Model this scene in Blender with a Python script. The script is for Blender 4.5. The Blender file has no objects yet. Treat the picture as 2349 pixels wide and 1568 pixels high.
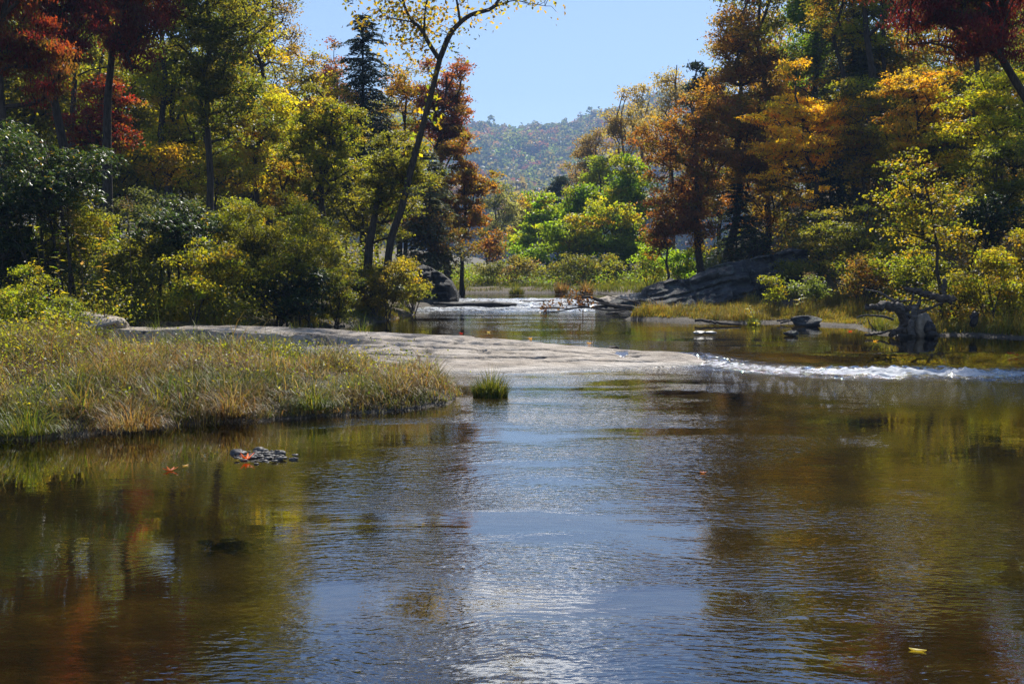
import bpy, math
import numpy as np
from mathutils import Vector

# ------------------------------------------------------------------ camera, sky, sun, exposure
SC = bpy.context.scene
COL = SC.collection
R = math.radians
FPX, CX, CY, CAMZ = 2283.75, 1174.5, 784.0, 2.0
PITCH = math.atan((784 - 601) / FPX)
cam = bpy.data.cameras.new("camera")
cam.lens = 35.0
cam.sensor_width = 36.0
cam.clip_end = 3000
cam_o = bpy.data.objects.new("camera", cam)
cam_o.location = (0, 0, CAMZ)
cam_o.rotation_euler = (math.pi / 2 - PITCH, 0, 0)
COL.objects.link(cam_o)
SC.camera = cam_o

SUN_EL, SUN_AZ = R(46), R(12)
world = bpy.data.worlds.new("World")
SC.world = world
world.use_nodes = True
wn, wl = world.node_tree.nodes, world.node_tree.links
wn.clear()
w_out = wn.new("ShaderNodeOutputWorld")
w_bg = wn.new("ShaderNodeBackground")
w_sky = wn.new("ShaderNodeTexSky")
w_sky.sky_type = 'NISHITA'
w_sky.sun_disc = False
w_sky.sun_elevation = SUN_EL
w_sky.sun_rotation = SUN_AZ
w_sky.altitude = 900
w_sky.air_density = 1.0
w_sky.dust_density = 0.5
w_sky.ozone_density = 1.4
w_bg.inputs["Strength"].default_value = 0.074
# thin white clouds high in the sky (only seen mirrored in the water)
w_tc = wn.new("ShaderNodeTexCoord")
w_sep = wn.new("ShaderNodeSeparateXYZ")
wl.new(w_tc.outputs["Generated"], w_sep.inputs[0])
w_add = wn.new("ShaderNodeMath"); w_add.operation = 'ADD'; w_add.inputs[1].default_value = 0.05
wl.new(w_sep.outputs["Z"], w_add.inputs[0])
w_div = wn.new("ShaderNodeVectorMath"); w_div.operation = 'DIVIDE'
wl.new(w_tc.outputs["Generated"], w_div.inputs[0])
wl.new(w_add.outputs[0], w_div.inputs[1])
w_no = wn.new("ShaderNodeTexNoise"); w_no.inputs["Scale"].default_value = 1.5
w_no.inputs["Detail"].default_value = 6; w_no.inputs["Roughness"].default_value = 0.55
wl.new(w_div.outputs[0], w_no.inputs["Vector"])
w_r1 = wn.new("ShaderNodeMapRange"); w_r1.interpolation_type = 'SMOOTHSTEP'
w_r1.inputs["From Min"].default_value = 0.565; w_r1.inputs["From Max"].default_value = 0.70
wl.new(w_no.outputs["Fac"], w_r1.inputs["Value"])
w_r2 = wn.new("ShaderNodeMapRange"); w_r2.interpolation_type = 'SMOOTHSTEP'
w_r2.inputs["From Min"].default_value = 0.285; w_r2.inputs["From Max"].default_value = 0.37
wl.new(w_sep.outputs["Z"], w_r2.inputs["Value"])
w_mul = wn.new("ShaderNodeMath"); w_mul.operation = 'MULTIPLY'
wl.new(w_r1.outputs[0], w_mul.inputs[0]); wl.new(w_r2.outputs[0], w_mul.inputs[1])
w_mix = wn.new("ShaderNodeMix"); w_mix.data_type = 'RGBA'
wl.new(w_mul.outputs[0], w_mix.inputs["Factor"])
# the open sky deepens to a stronger blue higher up
w_r3 = wn.new("ShaderNodeMapRange"); w_r3.interpolation_type = 'SMOOTHSTEP'
w_r3.inputs["From Min"].default_value = 0.22; w_r3.inputs["From Max"].default_value = 0.48
wl.new(w_sep.outputs["Z"], w_r3.inputs["Value"])
w_tint = wn.new("ShaderNodeMix"); w_tint.data_type = 'RGBA'; w_tint.blend_type = 'MULTIPLY'
wl.new(w_r3.outputs[0], w_tint.inputs["Factor"]); wl.new(w_sky.outputs[0], [q for q in w_tint.inputs if q.name == "A" and q.type == "RGBA"][0])
[q for q in w_tint.inputs if q.name == "B" and q.type == "RGBA"][0].default_value = (0.46, 0.78, 1.16, 1)
wl.new([q for q in w_tint.outputs if q.type == "RGBA"][0], [q for q in w_mix.inputs if q.name == "A" and q.type == "RGBA"][0])
[q for q in w_mix.inputs if q.name == "B" and q.type == "RGBA"][0].default_value = (25, 25.4, 26, 1)
wl.new([q for q in w_mix.outputs if q.type == "RGBA"][0], w_bg.inputs["Color"])
wl.new(w_bg.outputs[0], w_out.inputs["Surface"])

sun = bpy.data.lights.new("sun", 'SUN')
sun.energy = 5.0
sun.angle = R(0.53)
sun.color = (1.0, 0.95, 0.87)
sun_o = bpy.data.objects.new("sun", sun)
sdir = -Vector((math.sin(SUN_AZ) * math.cos(SUN_EL), math.cos(SUN_AZ) * math.cos(SUN_EL), math.sin(SUN_EL)))
sun_o.rotation_euler = sdir.to_track_quat('-Z', 'Y').to_euler()
sun_o.location = (20, 120, 110)
COL.objects.link(sun_o)

SC.view_settings.view_transform = 'Standard'
SC.view_settings.look = 'None'
SC.view_settings.exposure = 1.0
SC.view_settings.gamma = 1.0
SC.render.engine = 'CYCLES'
SC.cycles.use_denoising = True
SC.cycles.denoising_prefilter = 'NONE'
SC.cycles.denoising_input_passes = 'RGB_ALBEDO_NORMAL'
SC.cycles.use_adaptive_sampling = False
SC.cycles.max_bounces = 8
SC.cycles.diffuse_bounces = 3
SC.cycles.glossy_bounces = 3
SC.cycles.transmission_bounces = 4
SC.cycles.transparent_max_bounces = 8
SC.cycles.volume_bounces = 0
SC.cycles.sample_clamp_indirect = 6.0
SC.cycles.caustics_reflective = False
SC.cycles.caustics_refractive = False

# ------------------------------------------------------------------ picture <-> place (photo measured in a 2349-pixel wide view)
def ray(u, v):
    a, b = (u - CX) / FPX, -(v - CY) / FPX
    c, s = math.cos(PITCH), math.sin(PITCH)
    return np.array([a, c + b * s, -s + b * c])
def at(u, v, y):
    r = ray(u, v)
    return np.array([0, 0, CAMZ]) + r * (y / r[1])
def gz(u, v, z):
    r = ray(u, v)
    return np.array([0, 0, CAMZ]) + r * ((z - CAMZ) / r[2])
def sm(a, b, x):
    t = np.clip((np.asarray(x, float) - a) / (b - a), 0, 1)
    return t * t * (3 - 2 * t)

# ------------------------------------------------------------------ numpy noise
def _h(i, j, k, s):
    n = (i * 374761393 + j * 668265263 + k * 2147483647 + s * 974711) & 0xffffffff
    n = ((n ^ (n >> 13)) * 1274126177) & 0xffffffff
    n = ((n ^ (n >> 15)) * 2246822519) & 0xffffffff
    return ((n ^ (n >> 16)) & 0xffff) / 65535.0
def vn(x, y, z=0.0, s=0):
    x, y, z = np.broadcast_arrays(np.asarray(x, float), np.asarray(y, float), np.asarray(z, float))
    i, j, k = np.floor(x).astype(np.int64), np.floor(y).astype(np.int64), np.floor(z).astype(np.int64)
    fx, fy, fz = x - i, y - j, z - k
    fx, fy, fz = fx * fx * (3 - 2 * fx), fy * fy * (3 - 2 * fy), fz * fz * (3 - 2 * fz)
    def l(a, b, t): return a + (b - a) * t
    c = [[[_h(i + a, j + b, k + d, s) for d in (0, 1)] for b in (0, 1)] for a in (0, 1)]
    q = [[l(c[a][b][0], c[a][b][1], fz) for b in (0, 1)] for a in (0, 1)]
    return l(l(q[0][0], q[0][1], fy), l(q[1][0], q[1][1], fy), fx) * 2 - 1
def fbm(x, y, z=0.0, s=0, o=4):
    r, a = 0, 0.5
    for n in range(o):
        r = r + a * vn(np.asarray(x) * 2 ** n, np.asarray(y) * 2 ** n, np.asarray(z) * 2 ** n, s + n * 17)
        a *= 0.5
    return r

# ------------------------------------------------------------------ materials
def newmat(name):
    m = bpy.data.materials.new(name)
    m.use_nodes = True
    m.node_tree.nodes.clear()
    return m, m.node_tree.nodes, m.node_tree.links
def nd(N, t, **kw):
    n = N.new("ShaderNode" + t)
    for k, v in kw.items():
        if k in n.inputs: n.inputs[k].default_value = v
        else: setattr(n, k, v)
    return n
def noise(N, L, vec, scale, detail=3, rough=0.55, mapping=None):
    n = nd(N, "TexNoise"); n.inputs["Scale"].default_value = scale
    n.inputs["Detail"].default_value = detail; n.inputs["Roughness"].default_value = rough
    if mapping:
        mp = nd(N, "Mapping"); mp.inputs["Scale"].default_value = mapping
        L.new(vec, mp.inputs["Vector"]); vec = mp.outputs[0]
    L.new(vec, n.inputs["Vector"])
    return n.outputs["Fac"]
def ramp(N, L, fac, stops):
    r = nd(N, "ValToRGB")
    e = r.color_ramp.elements
    while len(e) < len(stops): e.new(0.5)
    for el, (p, c) in zip(e, stops):
        el.position = p; el.color = tuple(c) + (1,) if len(c) == 3 else c
    L.new(fac, r.inputs[0])
    return r.outputs[0]
def mathn(N, L, op, a, b=None, c=None):
    n = nd(N, "Math", operation=op)
    for i, x in enumerate((a, b, c)):
        if x is None: continue
        if isinstance(x, (int, float)): n.inputs[i].default_value = x
        else: L.new(x, n.inputs[i])
    return n.outputs[0]
def mixc(N, L, fac, a, b, blend='MIX'):
    n = nd(N, "Mix", data_type='RGBA', blend_type=blend)
    for key, x in (("Factor", fac), ("A", a), ("B", b)):
        s = [q for q in n.inputs if q.name == key and q.type == ('VALUE' if key == "Factor" else 'RGBA')][0]
        if isinstance(x, (int, float)): s.default_value = x
        elif isinstance(x, tuple): s.default_value = x if len(x) == 4 else x + (1,)
        else: L.new(x, s)
    return [q for q in n.outputs if q.type == 'RGBA'][0]

def leaf_mat(name, gloss=0.05, rough=0.4, trans=0.5, tcol=(1.25, 1.15, 0.6)):
    m, N, L = newmat(name)
    at_ = nd(N, "Attribute", attribute_name="col")
    oi = nd(N, "ObjectInfo")
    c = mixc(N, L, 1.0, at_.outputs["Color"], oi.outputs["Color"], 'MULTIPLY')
    d = nd(N, "BsdfDiffuse"); L.new(c, d.inputs[0])
    tc = mixc(N, L, 1.0, c, tcol, 'MULTIPLY')
    t = nd(N, "BsdfTranslucent"); L.new(tc, t.inputs[0])
    mx = nd(N, "MixShader"); mx.inputs[0].default_value = trans
    L.new(d.outputs[0], mx.inputs[1]); L.new(t.outputs[0], mx.inputs[2])
    g = nd(N, "BsdfGlossy"); g.inputs["Roughness"].default_value = rough
    fr = nd(N, "LayerWeight"); fr.inputs["Blend"].default_value = 0.25
    f2 = mathn(N, L, 'MULTIPLY_ADD', fr.outputs["Fresnel"], gloss, gloss * 0.5)
    m2 = nd(N, "MixShader"); L.new(f2, m2.inputs[0])
    L.new(mx.outputs[0], m2.inputs[1]); L.new(g.outputs[0], m2.inputs[2])
    o = nd(N, "OutputMaterial"); L.new(m2.outputs[0], o.inputs[0])
    return m
M = {}
M['leaf'] = leaf_mat("autumn_leaf", 0.03, 0.5, 0.6, (3.2, 2.9, 1.15))
M['glossy'] = leaf_mat("waxy_leaf", 0.05, 0.42, 0.45, (2.2, 2.2, 0.9))
M['needle'] = leaf_mat("needle", 0.02, 0.55, 0.35, (1.1, 1.1, 0.7))
M['grass'] = leaf_mat("grass_blade", 0.025, 0.5, 0.5, (1.5, 1.35, 0.7))

def pbr(name, colour, rough=0.85, bump=None, bumpd=0.02, spec=0.3):
    m, N, L = newmat(name)
    p = nd(N, "BsdfPrincipled")
    tc = nd(N, "TexCoord")
    col = colour(N, L, tc.outputs["Object"])
    L.new(col, p.inputs["Base Color"])
    if callable(rough): L.new(rough(N, L, tc.outputs["Object"]), p.inputs["Roughness"])
    else: p.inputs["Roughness"].default_value = rough
    p.inputs["Specular IOR Level"].default_value = spec
    if bump:
        b = nd(N, "Bump"); b.inputs["Distance"].default_value = bumpd
        L.new(bump(N, L, tc.outputs["Object"]), b.inputs["Height"])
        L.new(b.outputs[0], p.inputs["Normal"])
    o = nd(N, "OutputMaterial"); L.new(p.outputs[0], o.inputs[0])
    return m
def two(a, b, scale, mapping=None, lo=0.35, hi=0.65, extra=None):
    def f(N, L, v):
        n = noise(N, L, v, scale, 5, 0.6, mapping)
        return ramp(N, L, n, [(lo, a), (hi, b)])
    return f
M['bark'] = pbr("dark_bark", two((0.018, 0.014, 0.010), (0.07, 0.055, 0.042), 6, (3, 3, 0.6)), 0.9,
                lambda N, L, v: noise(N, L, v, 12, 4, 0.6, (3, 3, 0.5)), 0.03)
M['pale_bark'] = pbr("pale_bark", two((0.10, 0.085, 0.065), (0.24, 0.21, 0.17), 5, (2, 2, 0.8)), 0.85)
M['driftwood'] = pbr("weathered_wood", two((0.045, 0.034, 0.026), (0.20, 0.17, 0.14), 7, (1, 4, 4), 0.3, 0.7), 0.85,
                     lambda N, L, v: noise(N, L, v, 16, 5, 0.7, (1, 3, 3)), 0.06)
M['wet_wood'] = pbr("dark_wet_wood", two((0.008, 0.006, 0.005), (0.04, 0.03, 0.022), 8), 0.55)
M['brown_wood'] = pbr("brown_dead_wood", two((0.03, 0.022, 0.016), (0.10, 0.075, 0.055), 8, (1, 3, 3)), 0.9)

def ledge_col(N, L, v):
    n1 = noise(N, L, v, 1.3, 6, 0.62, (1, 1.8, 1))
    a = ramp(N, L, n1, [(0.32, (0.20, 0.16, 0.115)), (0.5, (0.36, 0.30, 0.235)), (0.68, (0.45, 0.39, 0.32))])
    n2 = noise(N, L, v, 9, 5, 0.7, (0.6, 2.2, 1))
    k = ramp(N, L, n2, [(0.34, (0.30, 0.28, 0.25)), (0.52, (1, 1, 1))])
    c = mixc(N, L, 0.8, a, k, 'MULTIPLY')
    n3 = noise(N, L, v, 3.2, 5, 0.7, (0.45, 2.6, 1))
    s = ramp(N, L, n3, [(0.57, (0, 0, 0)), (0.64, (1, 1, 1))])
    c = mixc(N, L, s, c, (0.05, 0.042, 0.03))
    g = nd(N, "NewGeometry"); sp = nd(N, "SeparateXYZ"); L.new(g.outputs["Position"], sp.inputs[0])
    zz = mathn(N, L, 'ADD', sp.outputs["Z"], mathn(N, L, 'MULTIPLY_ADD', n3, 0.09, -0.045))
    wet = ramp(N, L, zz, [(0.02, (0.30, 0.28, 0.26)), (0.055, (1, 1, 1))])
    return mixc(N, L, 1.0, c, wet, 'MULTIPLY')
def ledge_rough(N, L, v):
    g = nd(N, "NewGeometry"); sp = nd(N, "SeparateXYZ"); L.new(g.outputs["Position"], sp.inputs[0])
    r = nd(N, "MapRange"); r.inputs["From Min"].default_value = 0.01; r.inputs["From Max"].default_value = 0.09
    r.inputs["To Min"].default_value = 0.32; r.inputs["To Max"].default_value = 0.8
    L.new(sp.outputs["Z"], r.inputs["Value"])
    return r.outputs[0]
M['ledge'] = pbr("pale_ledge_rock", ledge_col, ledge_rough,
                 lambda N, L, v: noise(N, L, v, 5, 8, 0.7, (0.7, 2.4, 1)), 0.07)
def slab_col(N, L, v):
    n1 = noise(N, L, v, 1.4, 6, 0.65, (1, 1, 2.4))
    a = ramp(N, L, n1, [(0.34, (0.018, 0.017, 0.017)), (0.52, (0.05, 0.048, 0.047)), (0.7, (0.11, 0.105, 0.098))])
    n2 = noise(N, L, v, 4, 6, 0.75)
    s = ramp(N, L, n2, [(0.54, (0, 0, 0)), (0.6, (1, 1, 1))])
    return mixc(N, L, s, a, (0.10, 0.115, 0.09))
M['slab'] = pbr("lichened_grey_rock", slab_col, 0.85,
                lambda N, L, v: noise(N, L, v, 3.5, 9, 0.75, (1, 1, 1.5)), 0.14)
M['cliff'] = pbr("dark_layered_rock", two((0.008, 0.008, 0.008), (0.04, 0.036, 0.032), 2, (1, 1, 5)), 0.8,
                 lambda N, L, v: noise(N, L, v, 3, 6, 0.7, (1, 1, 5)), 0.15)
M['boulder'] = pbr("tan_boulder", two((0.14, 0.11, 0.08), (0.30, 0.245, 0.18), 5), 0.85,
                   lambda N, L, v: noise(N, L, v, 14, 6, 0.7), 0.03)
M['stone'] = pbr("river_stone", two((0.10, 0.095, 0.085), (0.26, 0.24, 0.215), 8), 0.5,
                 lambda N, L, v: noise(N, L, v, 20, 4, 0.6), 0.01, 0.5)
M['dark_stone'] = pbr("dark_wet_stone", two((0.025, 0.023, 0.02), (0.10, 0.09, 0.08), 14), 0.62, None, 0.01, 0.25)

def ground_mat():
    m, N, L = newmat("bank_ground")
    geo = nd(N, "NewGeometry"); P = geo.outputs["Position"]
    a = nd(N, "Attribute", attribute_name="sd")
    n1 = noise(N, L, P, 0.7, 6, 0.65)
    n2 = noise(N, L, P, 14, 5, 0.7)
    lit = ramp(N, L, n2, [(0.3, (0.03, 0.021, 0.012)), (0.5, (0.085, 0.055, 0.03)), (0.7, (0.15, 0.10, 0.05))])
    gr = ramp(N, L, n2, [(0.3, (0.03, 0.035, 0.01)), (0.7, (0.10, 0.09, 0.03))])
    s1 = ramp(N, L, n1, [(0.42, (0, 0, 0)), (0.6, (1, 1, 1))])
    land = mixc(N, L, s1, lit, gr)
    mud = ramp(N, L, n2, [(0.3, (0.035, 0.028, 0.02)), (0.7, (0.12, 0.10, 0.075))])
    r = nd(N, "MapRange"); r.inputs["From Min"].default_value = 0.25; r.inputs["From Max"].default_value = 0.8
    L.new(a.outputs["Fac"], r.inputs["Value"])
    c = mixc(N, L, r.outputs[0], mud, land)
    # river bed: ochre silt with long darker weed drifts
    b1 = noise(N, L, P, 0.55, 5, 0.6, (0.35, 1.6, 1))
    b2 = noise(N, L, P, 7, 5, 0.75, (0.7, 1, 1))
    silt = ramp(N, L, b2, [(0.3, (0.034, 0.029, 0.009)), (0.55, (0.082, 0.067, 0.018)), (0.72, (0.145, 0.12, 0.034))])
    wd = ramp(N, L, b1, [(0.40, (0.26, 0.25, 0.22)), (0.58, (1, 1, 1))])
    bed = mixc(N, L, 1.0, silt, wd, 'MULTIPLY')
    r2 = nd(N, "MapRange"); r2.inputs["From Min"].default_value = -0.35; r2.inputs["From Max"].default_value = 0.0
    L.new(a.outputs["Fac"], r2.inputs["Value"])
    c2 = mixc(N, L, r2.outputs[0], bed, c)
    p = nd(N, "BsdfPrincipled"); p.inputs["Roughness"].default_value = 0.85; p.inputs["Specular IOR Level"].default_value = 0.2
    L.new(c2, p.inputs["Base Color"])
    bu = nd(N, "Bump"); bu.inputs["Distance"].default_value = 0.05; L.new(n2, bu.inputs["Height"])
    L.new(bu.outputs[0], p.inputs["Normal"])
    o = nd(N, "OutputMaterial"); L.new(p.outputs[0], o.inputs[0])
    return m
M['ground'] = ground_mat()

def water_mat():
    m, N, L = newmat("river_water")
    geo = nd(N, "NewGeometry"); P = geo.outputs["Position"]
    # warp so that the ripple crests wander
    wv = nd(N, "TexNoise"); wv.inputs["Scale"].default_value = 0.35; wv.inputs["Detail"].default_value = 2
    L.new(P, wv.inputs["Vector"])
    vs = nd(N, "VectorMath", operation='SUBTRACT'); L.new(wv.outputs["Color"], vs.inputs[0]); vs.inputs[1].default_value = (0.5, 0.5, 0.5)
    vsc = nd(N, "VectorMath", operation='SCALE'); L.new(vs.outputs[0], vsc.inputs[0]); vsc.inputs["Scale"].default_value = 1.1
    va = nd(N, "VectorMath", operation='ADD'); L.new(P, va.inputs[0]); L.new(vsc.outputs[0], va.inputs[1])
    W = va.outputs[0]
    nA = noise(N, L, W, 1.0, 2, 0.5, (7.5, 21.0, 1))
    nB = noise(N, L, W, 1.0, 2, 0.5, (1.2, 2.6, 1))
    nC = noise(N, L, P, 1.0, 1, 0.5, (15, 26, 1))
    pm = noise(N, L, W, 1.0, 3, 0.6, (0.22, 0.75, 1))
    mr = nd(N, "MapRange"); mr.interpolation_type = 'SMOOTHSTEP'
    mr.inputs["From Min"].default_value = 0.40; mr.inputs["From Max"].default_value = 0.58
    mr.inputs["To Min"].default_value = 0.12; mr.inputs["To Max"].default_value = 1.0
    L.new(pm, mr.inputs["Value"])
    cur = nd(N, "Attribute", attribute_name="current")
    cm = mathn(N, L, 'MULTIPLY', mr.outputs[0], cur.outputs["Fac"])
    turb = nd(N, "Attribute", attribute_name="turb")
    nT = noise(N, L, P, 1.0, 4, 0.65, (5, 7, 5))
    h = mathn(N, L, 'MULTIPLY', nA, mathn(N, L, 'MULTIPLY', cm, 0.0085))
    h = mathn(N, L, 'ADD', h, mathn(N, L, 'MULTIPLY', nB, mathn(N, L, 'MULTIPLY_ADD', cur.outputs["Fac"], 0.0032, 0.0012)))
    h = mathn(N, L, 'ADD', h, mathn(N, L, 'MULTIPLY', nC, mathn(N, L, 'MULTIPLY', cm, 0.0018)))
    h = mathn(N, L, 'ADD', h, mathn(N, L, 'MULTIPLY', nT, mathn(N, L, 'MULTIPLY', turb.outputs["Fac"], 0.13)))
    bu = nd(N, "Bump"); bu.inputs["Distance"].default_value = 1.0; bu.inputs["Strength"].default_value = 1.0
    L.new(h, bu.inputs["Height"])
    lw = nd(N, "LayerWeight"); lw.inputs["Blend"].default_value = 0.5; L.new(bu.outputs[0], lw.inputs["Normal"])
    refl = mathn(N, L, 'MULTIPLY_ADD', mathn(N, L, 'POWER', lw.outputs["Facing"], 2.4), 0.96, 0.02)
    g = nd(N, "BsdfGlossy"); L.new(bu.outputs[0], g.inputs["Normal"])
    L.new(mathn(N, L, 'MULTIPLY_ADD', turb.outputs["Fac"], 0.045, 0.012), g.inputs["Roughness"])
    t = nd(N, "BsdfTransparent"); t.inputs[0].default_value = (0.62, 0.53, 0.28, 1)
    mx = nd(N, "MixShader"); L.new(refl, mx.inputs[0]); L.new(t.outputs[0], mx.inputs[1]); L.new(g.outputs[0], mx.inputs[2])
    fo = nd(N, "Attribute", attribute_name="foam_glint")  # white of broken water, with sun glints painted in as the same white
    fn = noise(N, L, P, 1.0, 6, 0.72, (6.5, 15.0, 6))
    f1 = mathn(N, L, 'ADD', fn, mathn(N, L, 'MULTIPLY_ADD', fo.outputs["Fac"], 0.62, -0.78))
    fm = nd(N, "MapRange"); fm.inputs["From Min"].default_value = 0.0; fm.inputs["From Max"].default_value = 0.14
    L.new(f1, fm.inputs["Value"])
    wd = nd(N, "BsdfDiffuse"); wd.inputs[0].default_value = (0.82, 0.84, 0.86, 1); L.new(bu.outputs[0], wd.inputs["Normal"])
    wt = nd(N, "BsdfTranslucent"); wt.inputs[0].default_value = (0.8, 0.83, 0.86, 1)
    wm = nd(N, "MixShader"); wm.inputs[0].default_value = 0.45; L.new(wd.outputs[0], wm.inputs[1]); L.new(wt.outputs[0], wm.inputs[2])
    m3 = nd(N, "MixShader"); L.new(fm.outputs[0], m3.inputs[0]); L.new(mx.outputs[0], m3.inputs[1]); L.new(wm.outputs[0], m3.inputs[2])
    o = nd(N, "OutputMaterial"); L.new(m3.outputs[0], o.inputs[0])
    return m
M['water'] = water_mat()

# ------------------------------------------------------------------ mesh helpers
def tag(o, label=None, cat=None, group=None, kind=None):
    if label: o['label'] = label
    if cat: o['category'] = cat
    if group: o['group'] = group
    if kind: o['kind'] = kind
    return o
def empty(name, loc):
    o = bpy.data.objects.new(name, None)
    o.location = tuple(float(c) for c in loc)
    o.empty_display_size = 0.2
    COL.objects.link(o)
    return o
def mesh_obj(name, V, F, mat, parent=None, col=None, smooth=False, attrs=None, origin=None):
    """V (n,3), F (m,4) quads. origin: the point that becomes the object's own origin."""
    V = np.asarray(V, np.float32).reshape(-1, 3)
    F = np.asarray(F, np.int32).reshape(-1, 4)
    loc = np.zeros(3)
    if parent is not None: loc = np.array(parent.location)
    elif origin is not None: loc = np.asarray(origin, float)
    V = V - loc.astype(np.float32)
    me = bpy.data.meshes.new(name)
    me.vertices.add(len(V)); me.vertices.foreach_set("co", V.ravel())
    me.loops.add(F.size); me.loops.foreach_set("vertex_index", F.ravel())
    me.polygons.add(len(F)); me.polygons.foreach_set("loop_start", np.arange(len(F), dtype=np.int32) * 4)
    me.update(calc_edges=True)
    if smooth: me.polygons.foreach_set("use_smooth", np.ones(len(F), bool))
    if col is not None:
        a = me.attributes.new("col", 'FLOAT_COLOR', 'POINT')
        c = np.ones((len(V), 4), np.float32); c[:, :3] = col
        a.data.foreach_set("color", c.ravel())
    for k, v in (attrs or {}).items():
        a = me.attributes.new(k, 'FLOAT', 'POINT')
        a.data.foreach_set("value", np.asarray(v, np.float32))
    me.materials.append(mat)
    o = bpy.data.objects.new(name, me)
    COL.objects.link(o)
    if parent is not None: o.parent = parent
    else: o.location = tuple(loc)
    return o
def grid_faces(nu, nv, wrap=False):
    i, j = np.meshgrid(np.arange(nu - 1), np.arange(nv if wrap else nv - 1), indexing='ij')
    j2 = (j + 1) % nv
    return np.stack([i * nv + j, i * nv + j2, (i + 1) * nv + j2, (i + 1) * nv + j], -1).reshape(-1, 4)
class MB:
    def __init__(s): s.V, s.F, s.C, s.n = [], [], [], 0
    def add(s, V, F, C=None):
        s.V.append(np.asarray(V, float)); s.F.append(np.asarray(F) + s.n); s.n += len(V)
        if C is not None: s.C.append(np.broadcast_to(C, (len(V), 3)))
    def build(s, name, mat, parent=None, smooth=False, origin=None):
        return mesh_obj(name, np.concatenate(s.V), np.concatenate(s.F), mat, parent,
                        np.concatenate(s.C) if s.C else None, smooth, None, origin)
def nrm(a): return a / np.maximum(np.linalg.norm(a, axis=-1, keepdims=True), 1e-9)

def sweep(pts, rad, ns=8, rough=0.0, seed=0, cap=True):
    """A continuous tapered tube along pts."""
    P = np.asarray(pts, float); r = np.asarray(rad, float)
    T = nrm(np.gradient(P, axis=0))
    ref = np.array([0, 0, 1.0]) if abs(T[0, 2]) < 0.8 else np.array([1.0, 0, 0])
    A = []
    a = nrm(np.cross(T[0], ref))
    for t in T:
        a = nrm(a - t * np.dot(a, t)); A.append(a)
    A = np.array(A); B = np.cross(T, A)
    th = np.arange(ns) * 2 * math.pi / ns
    ring = A[:, None] * np.cos(th)[None, :, None] + B[:, None] * np.sin(th)[None, :, None]
    rr = r[:, None] * np.ones(ns)[None]
    if rough:
        q = P[:, None] + ring * r[:, None, None]
        rr = rr * (1 + rough * fbm(q[..., 0] * 6, q[..., 1] * 6, q[..., 2] * 6, seed, 3) * 2)
    V = P[:, None] + ring * rr[..., None]
    F = grid_faces(len(P), ns, True)
    V = V.reshape(-1, 3)
    if cap:
        n0 = len(V)
        V = np.concatenate([V, P[:1], P[-1:]])
        k = np.arange(0, ns, 2); k2 = (k + 1) % ns; k3 = (k + 2) % ns
        F = np.concatenate([F, np.stack([np.full_like(k, n0), k3, k2, k], -1),
                            np.stack([np.full_like(k, n0 + 1), k + (len(P) - 1) * ns, k2 + (len(P) - 1) * ns, k3 + (len(P) - 1) * ns], -1)])
    return V, F
def spline(ctrl, n):
    """smooth curve through control rows (any number of columns)"""
    C = np.asarray(ctrl, float)
    t = np.linspace(0, len(C) - 1, n)
    i = np.clip(t.astype(int), 0, len(C) - 2); f = (t - i)[:, None]
    p0, p1, p2, p3 = C[np.maximum(i - 1, 0)], C[i], C[i + 1], C[np.minimum(i + 2, len(C) - 1)]
    return 0.5 * (2 * p1 + (p2 - p0) * f + (2 * p0 - 5 * p1 + 4 * p2 - p3) * f ** 2 + (3 * p1 - p0 - 3 * p2 + p3) * f ** 3)
def tubes(p0, p1, r0, r1, ns):
    if len(p0) == 0: return np.zeros((0, 3)), np.zeros((0, 4), int)
    t = nrm(p1 - p0)
    ref = np.where(np.abs(t[:, 2:3]) < 0.9, np.array([[0, 0, 1.0]]), np.array([[1.0, 0, 0]]))
    a = nrm(np.cross(t, ref)); b = np.cross(t, a)
    th = np.arange(ns) * 2 * math.pi / ns
    ring = a[:, None] * np.cos(th)[None, :, None] + b[:, None] * np.sin(th)[None, :, None]
    A = p0[:, None] + ring * r0[:, None, None]; B = p1[:, None] + ring * r1[:, None, None]
    V = np.concatenate([A, B], 1).reshape(-1, 3)
    k = np.arange(ns); k2 = (k + 1) % ns
    q = np.stack([k, k2, k2 + ns, k + ns], -1)
    F = (q[None] + (np.arange(len(p0)) * 2 * ns)[:, None, None]).reshape(-1, 4)
    return V, F
def leaves(c, a, n, Ln, Wd):
    """rhombic leaf quads, folded slightly along the midrib"""
    s = nrm(np.cross(n, a))
    Ln = np.asarray(Ln)[:, None]; Wd = np.asarray(Wd)[:, None]
    mid = c - a * Ln * 0.08 + n * Wd * 0.14
    V = np.stack([c - a * Ln * 0.5, mid + s * Wd * 0.5, c + a * Ln * 0.5 - n * Ln * 0.08, mid - s * Wd * 0.5], 1).reshape(-1, 3)
    F = np.arange(len(c) * 4).reshape(-1, 4)
    return V, F
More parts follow.
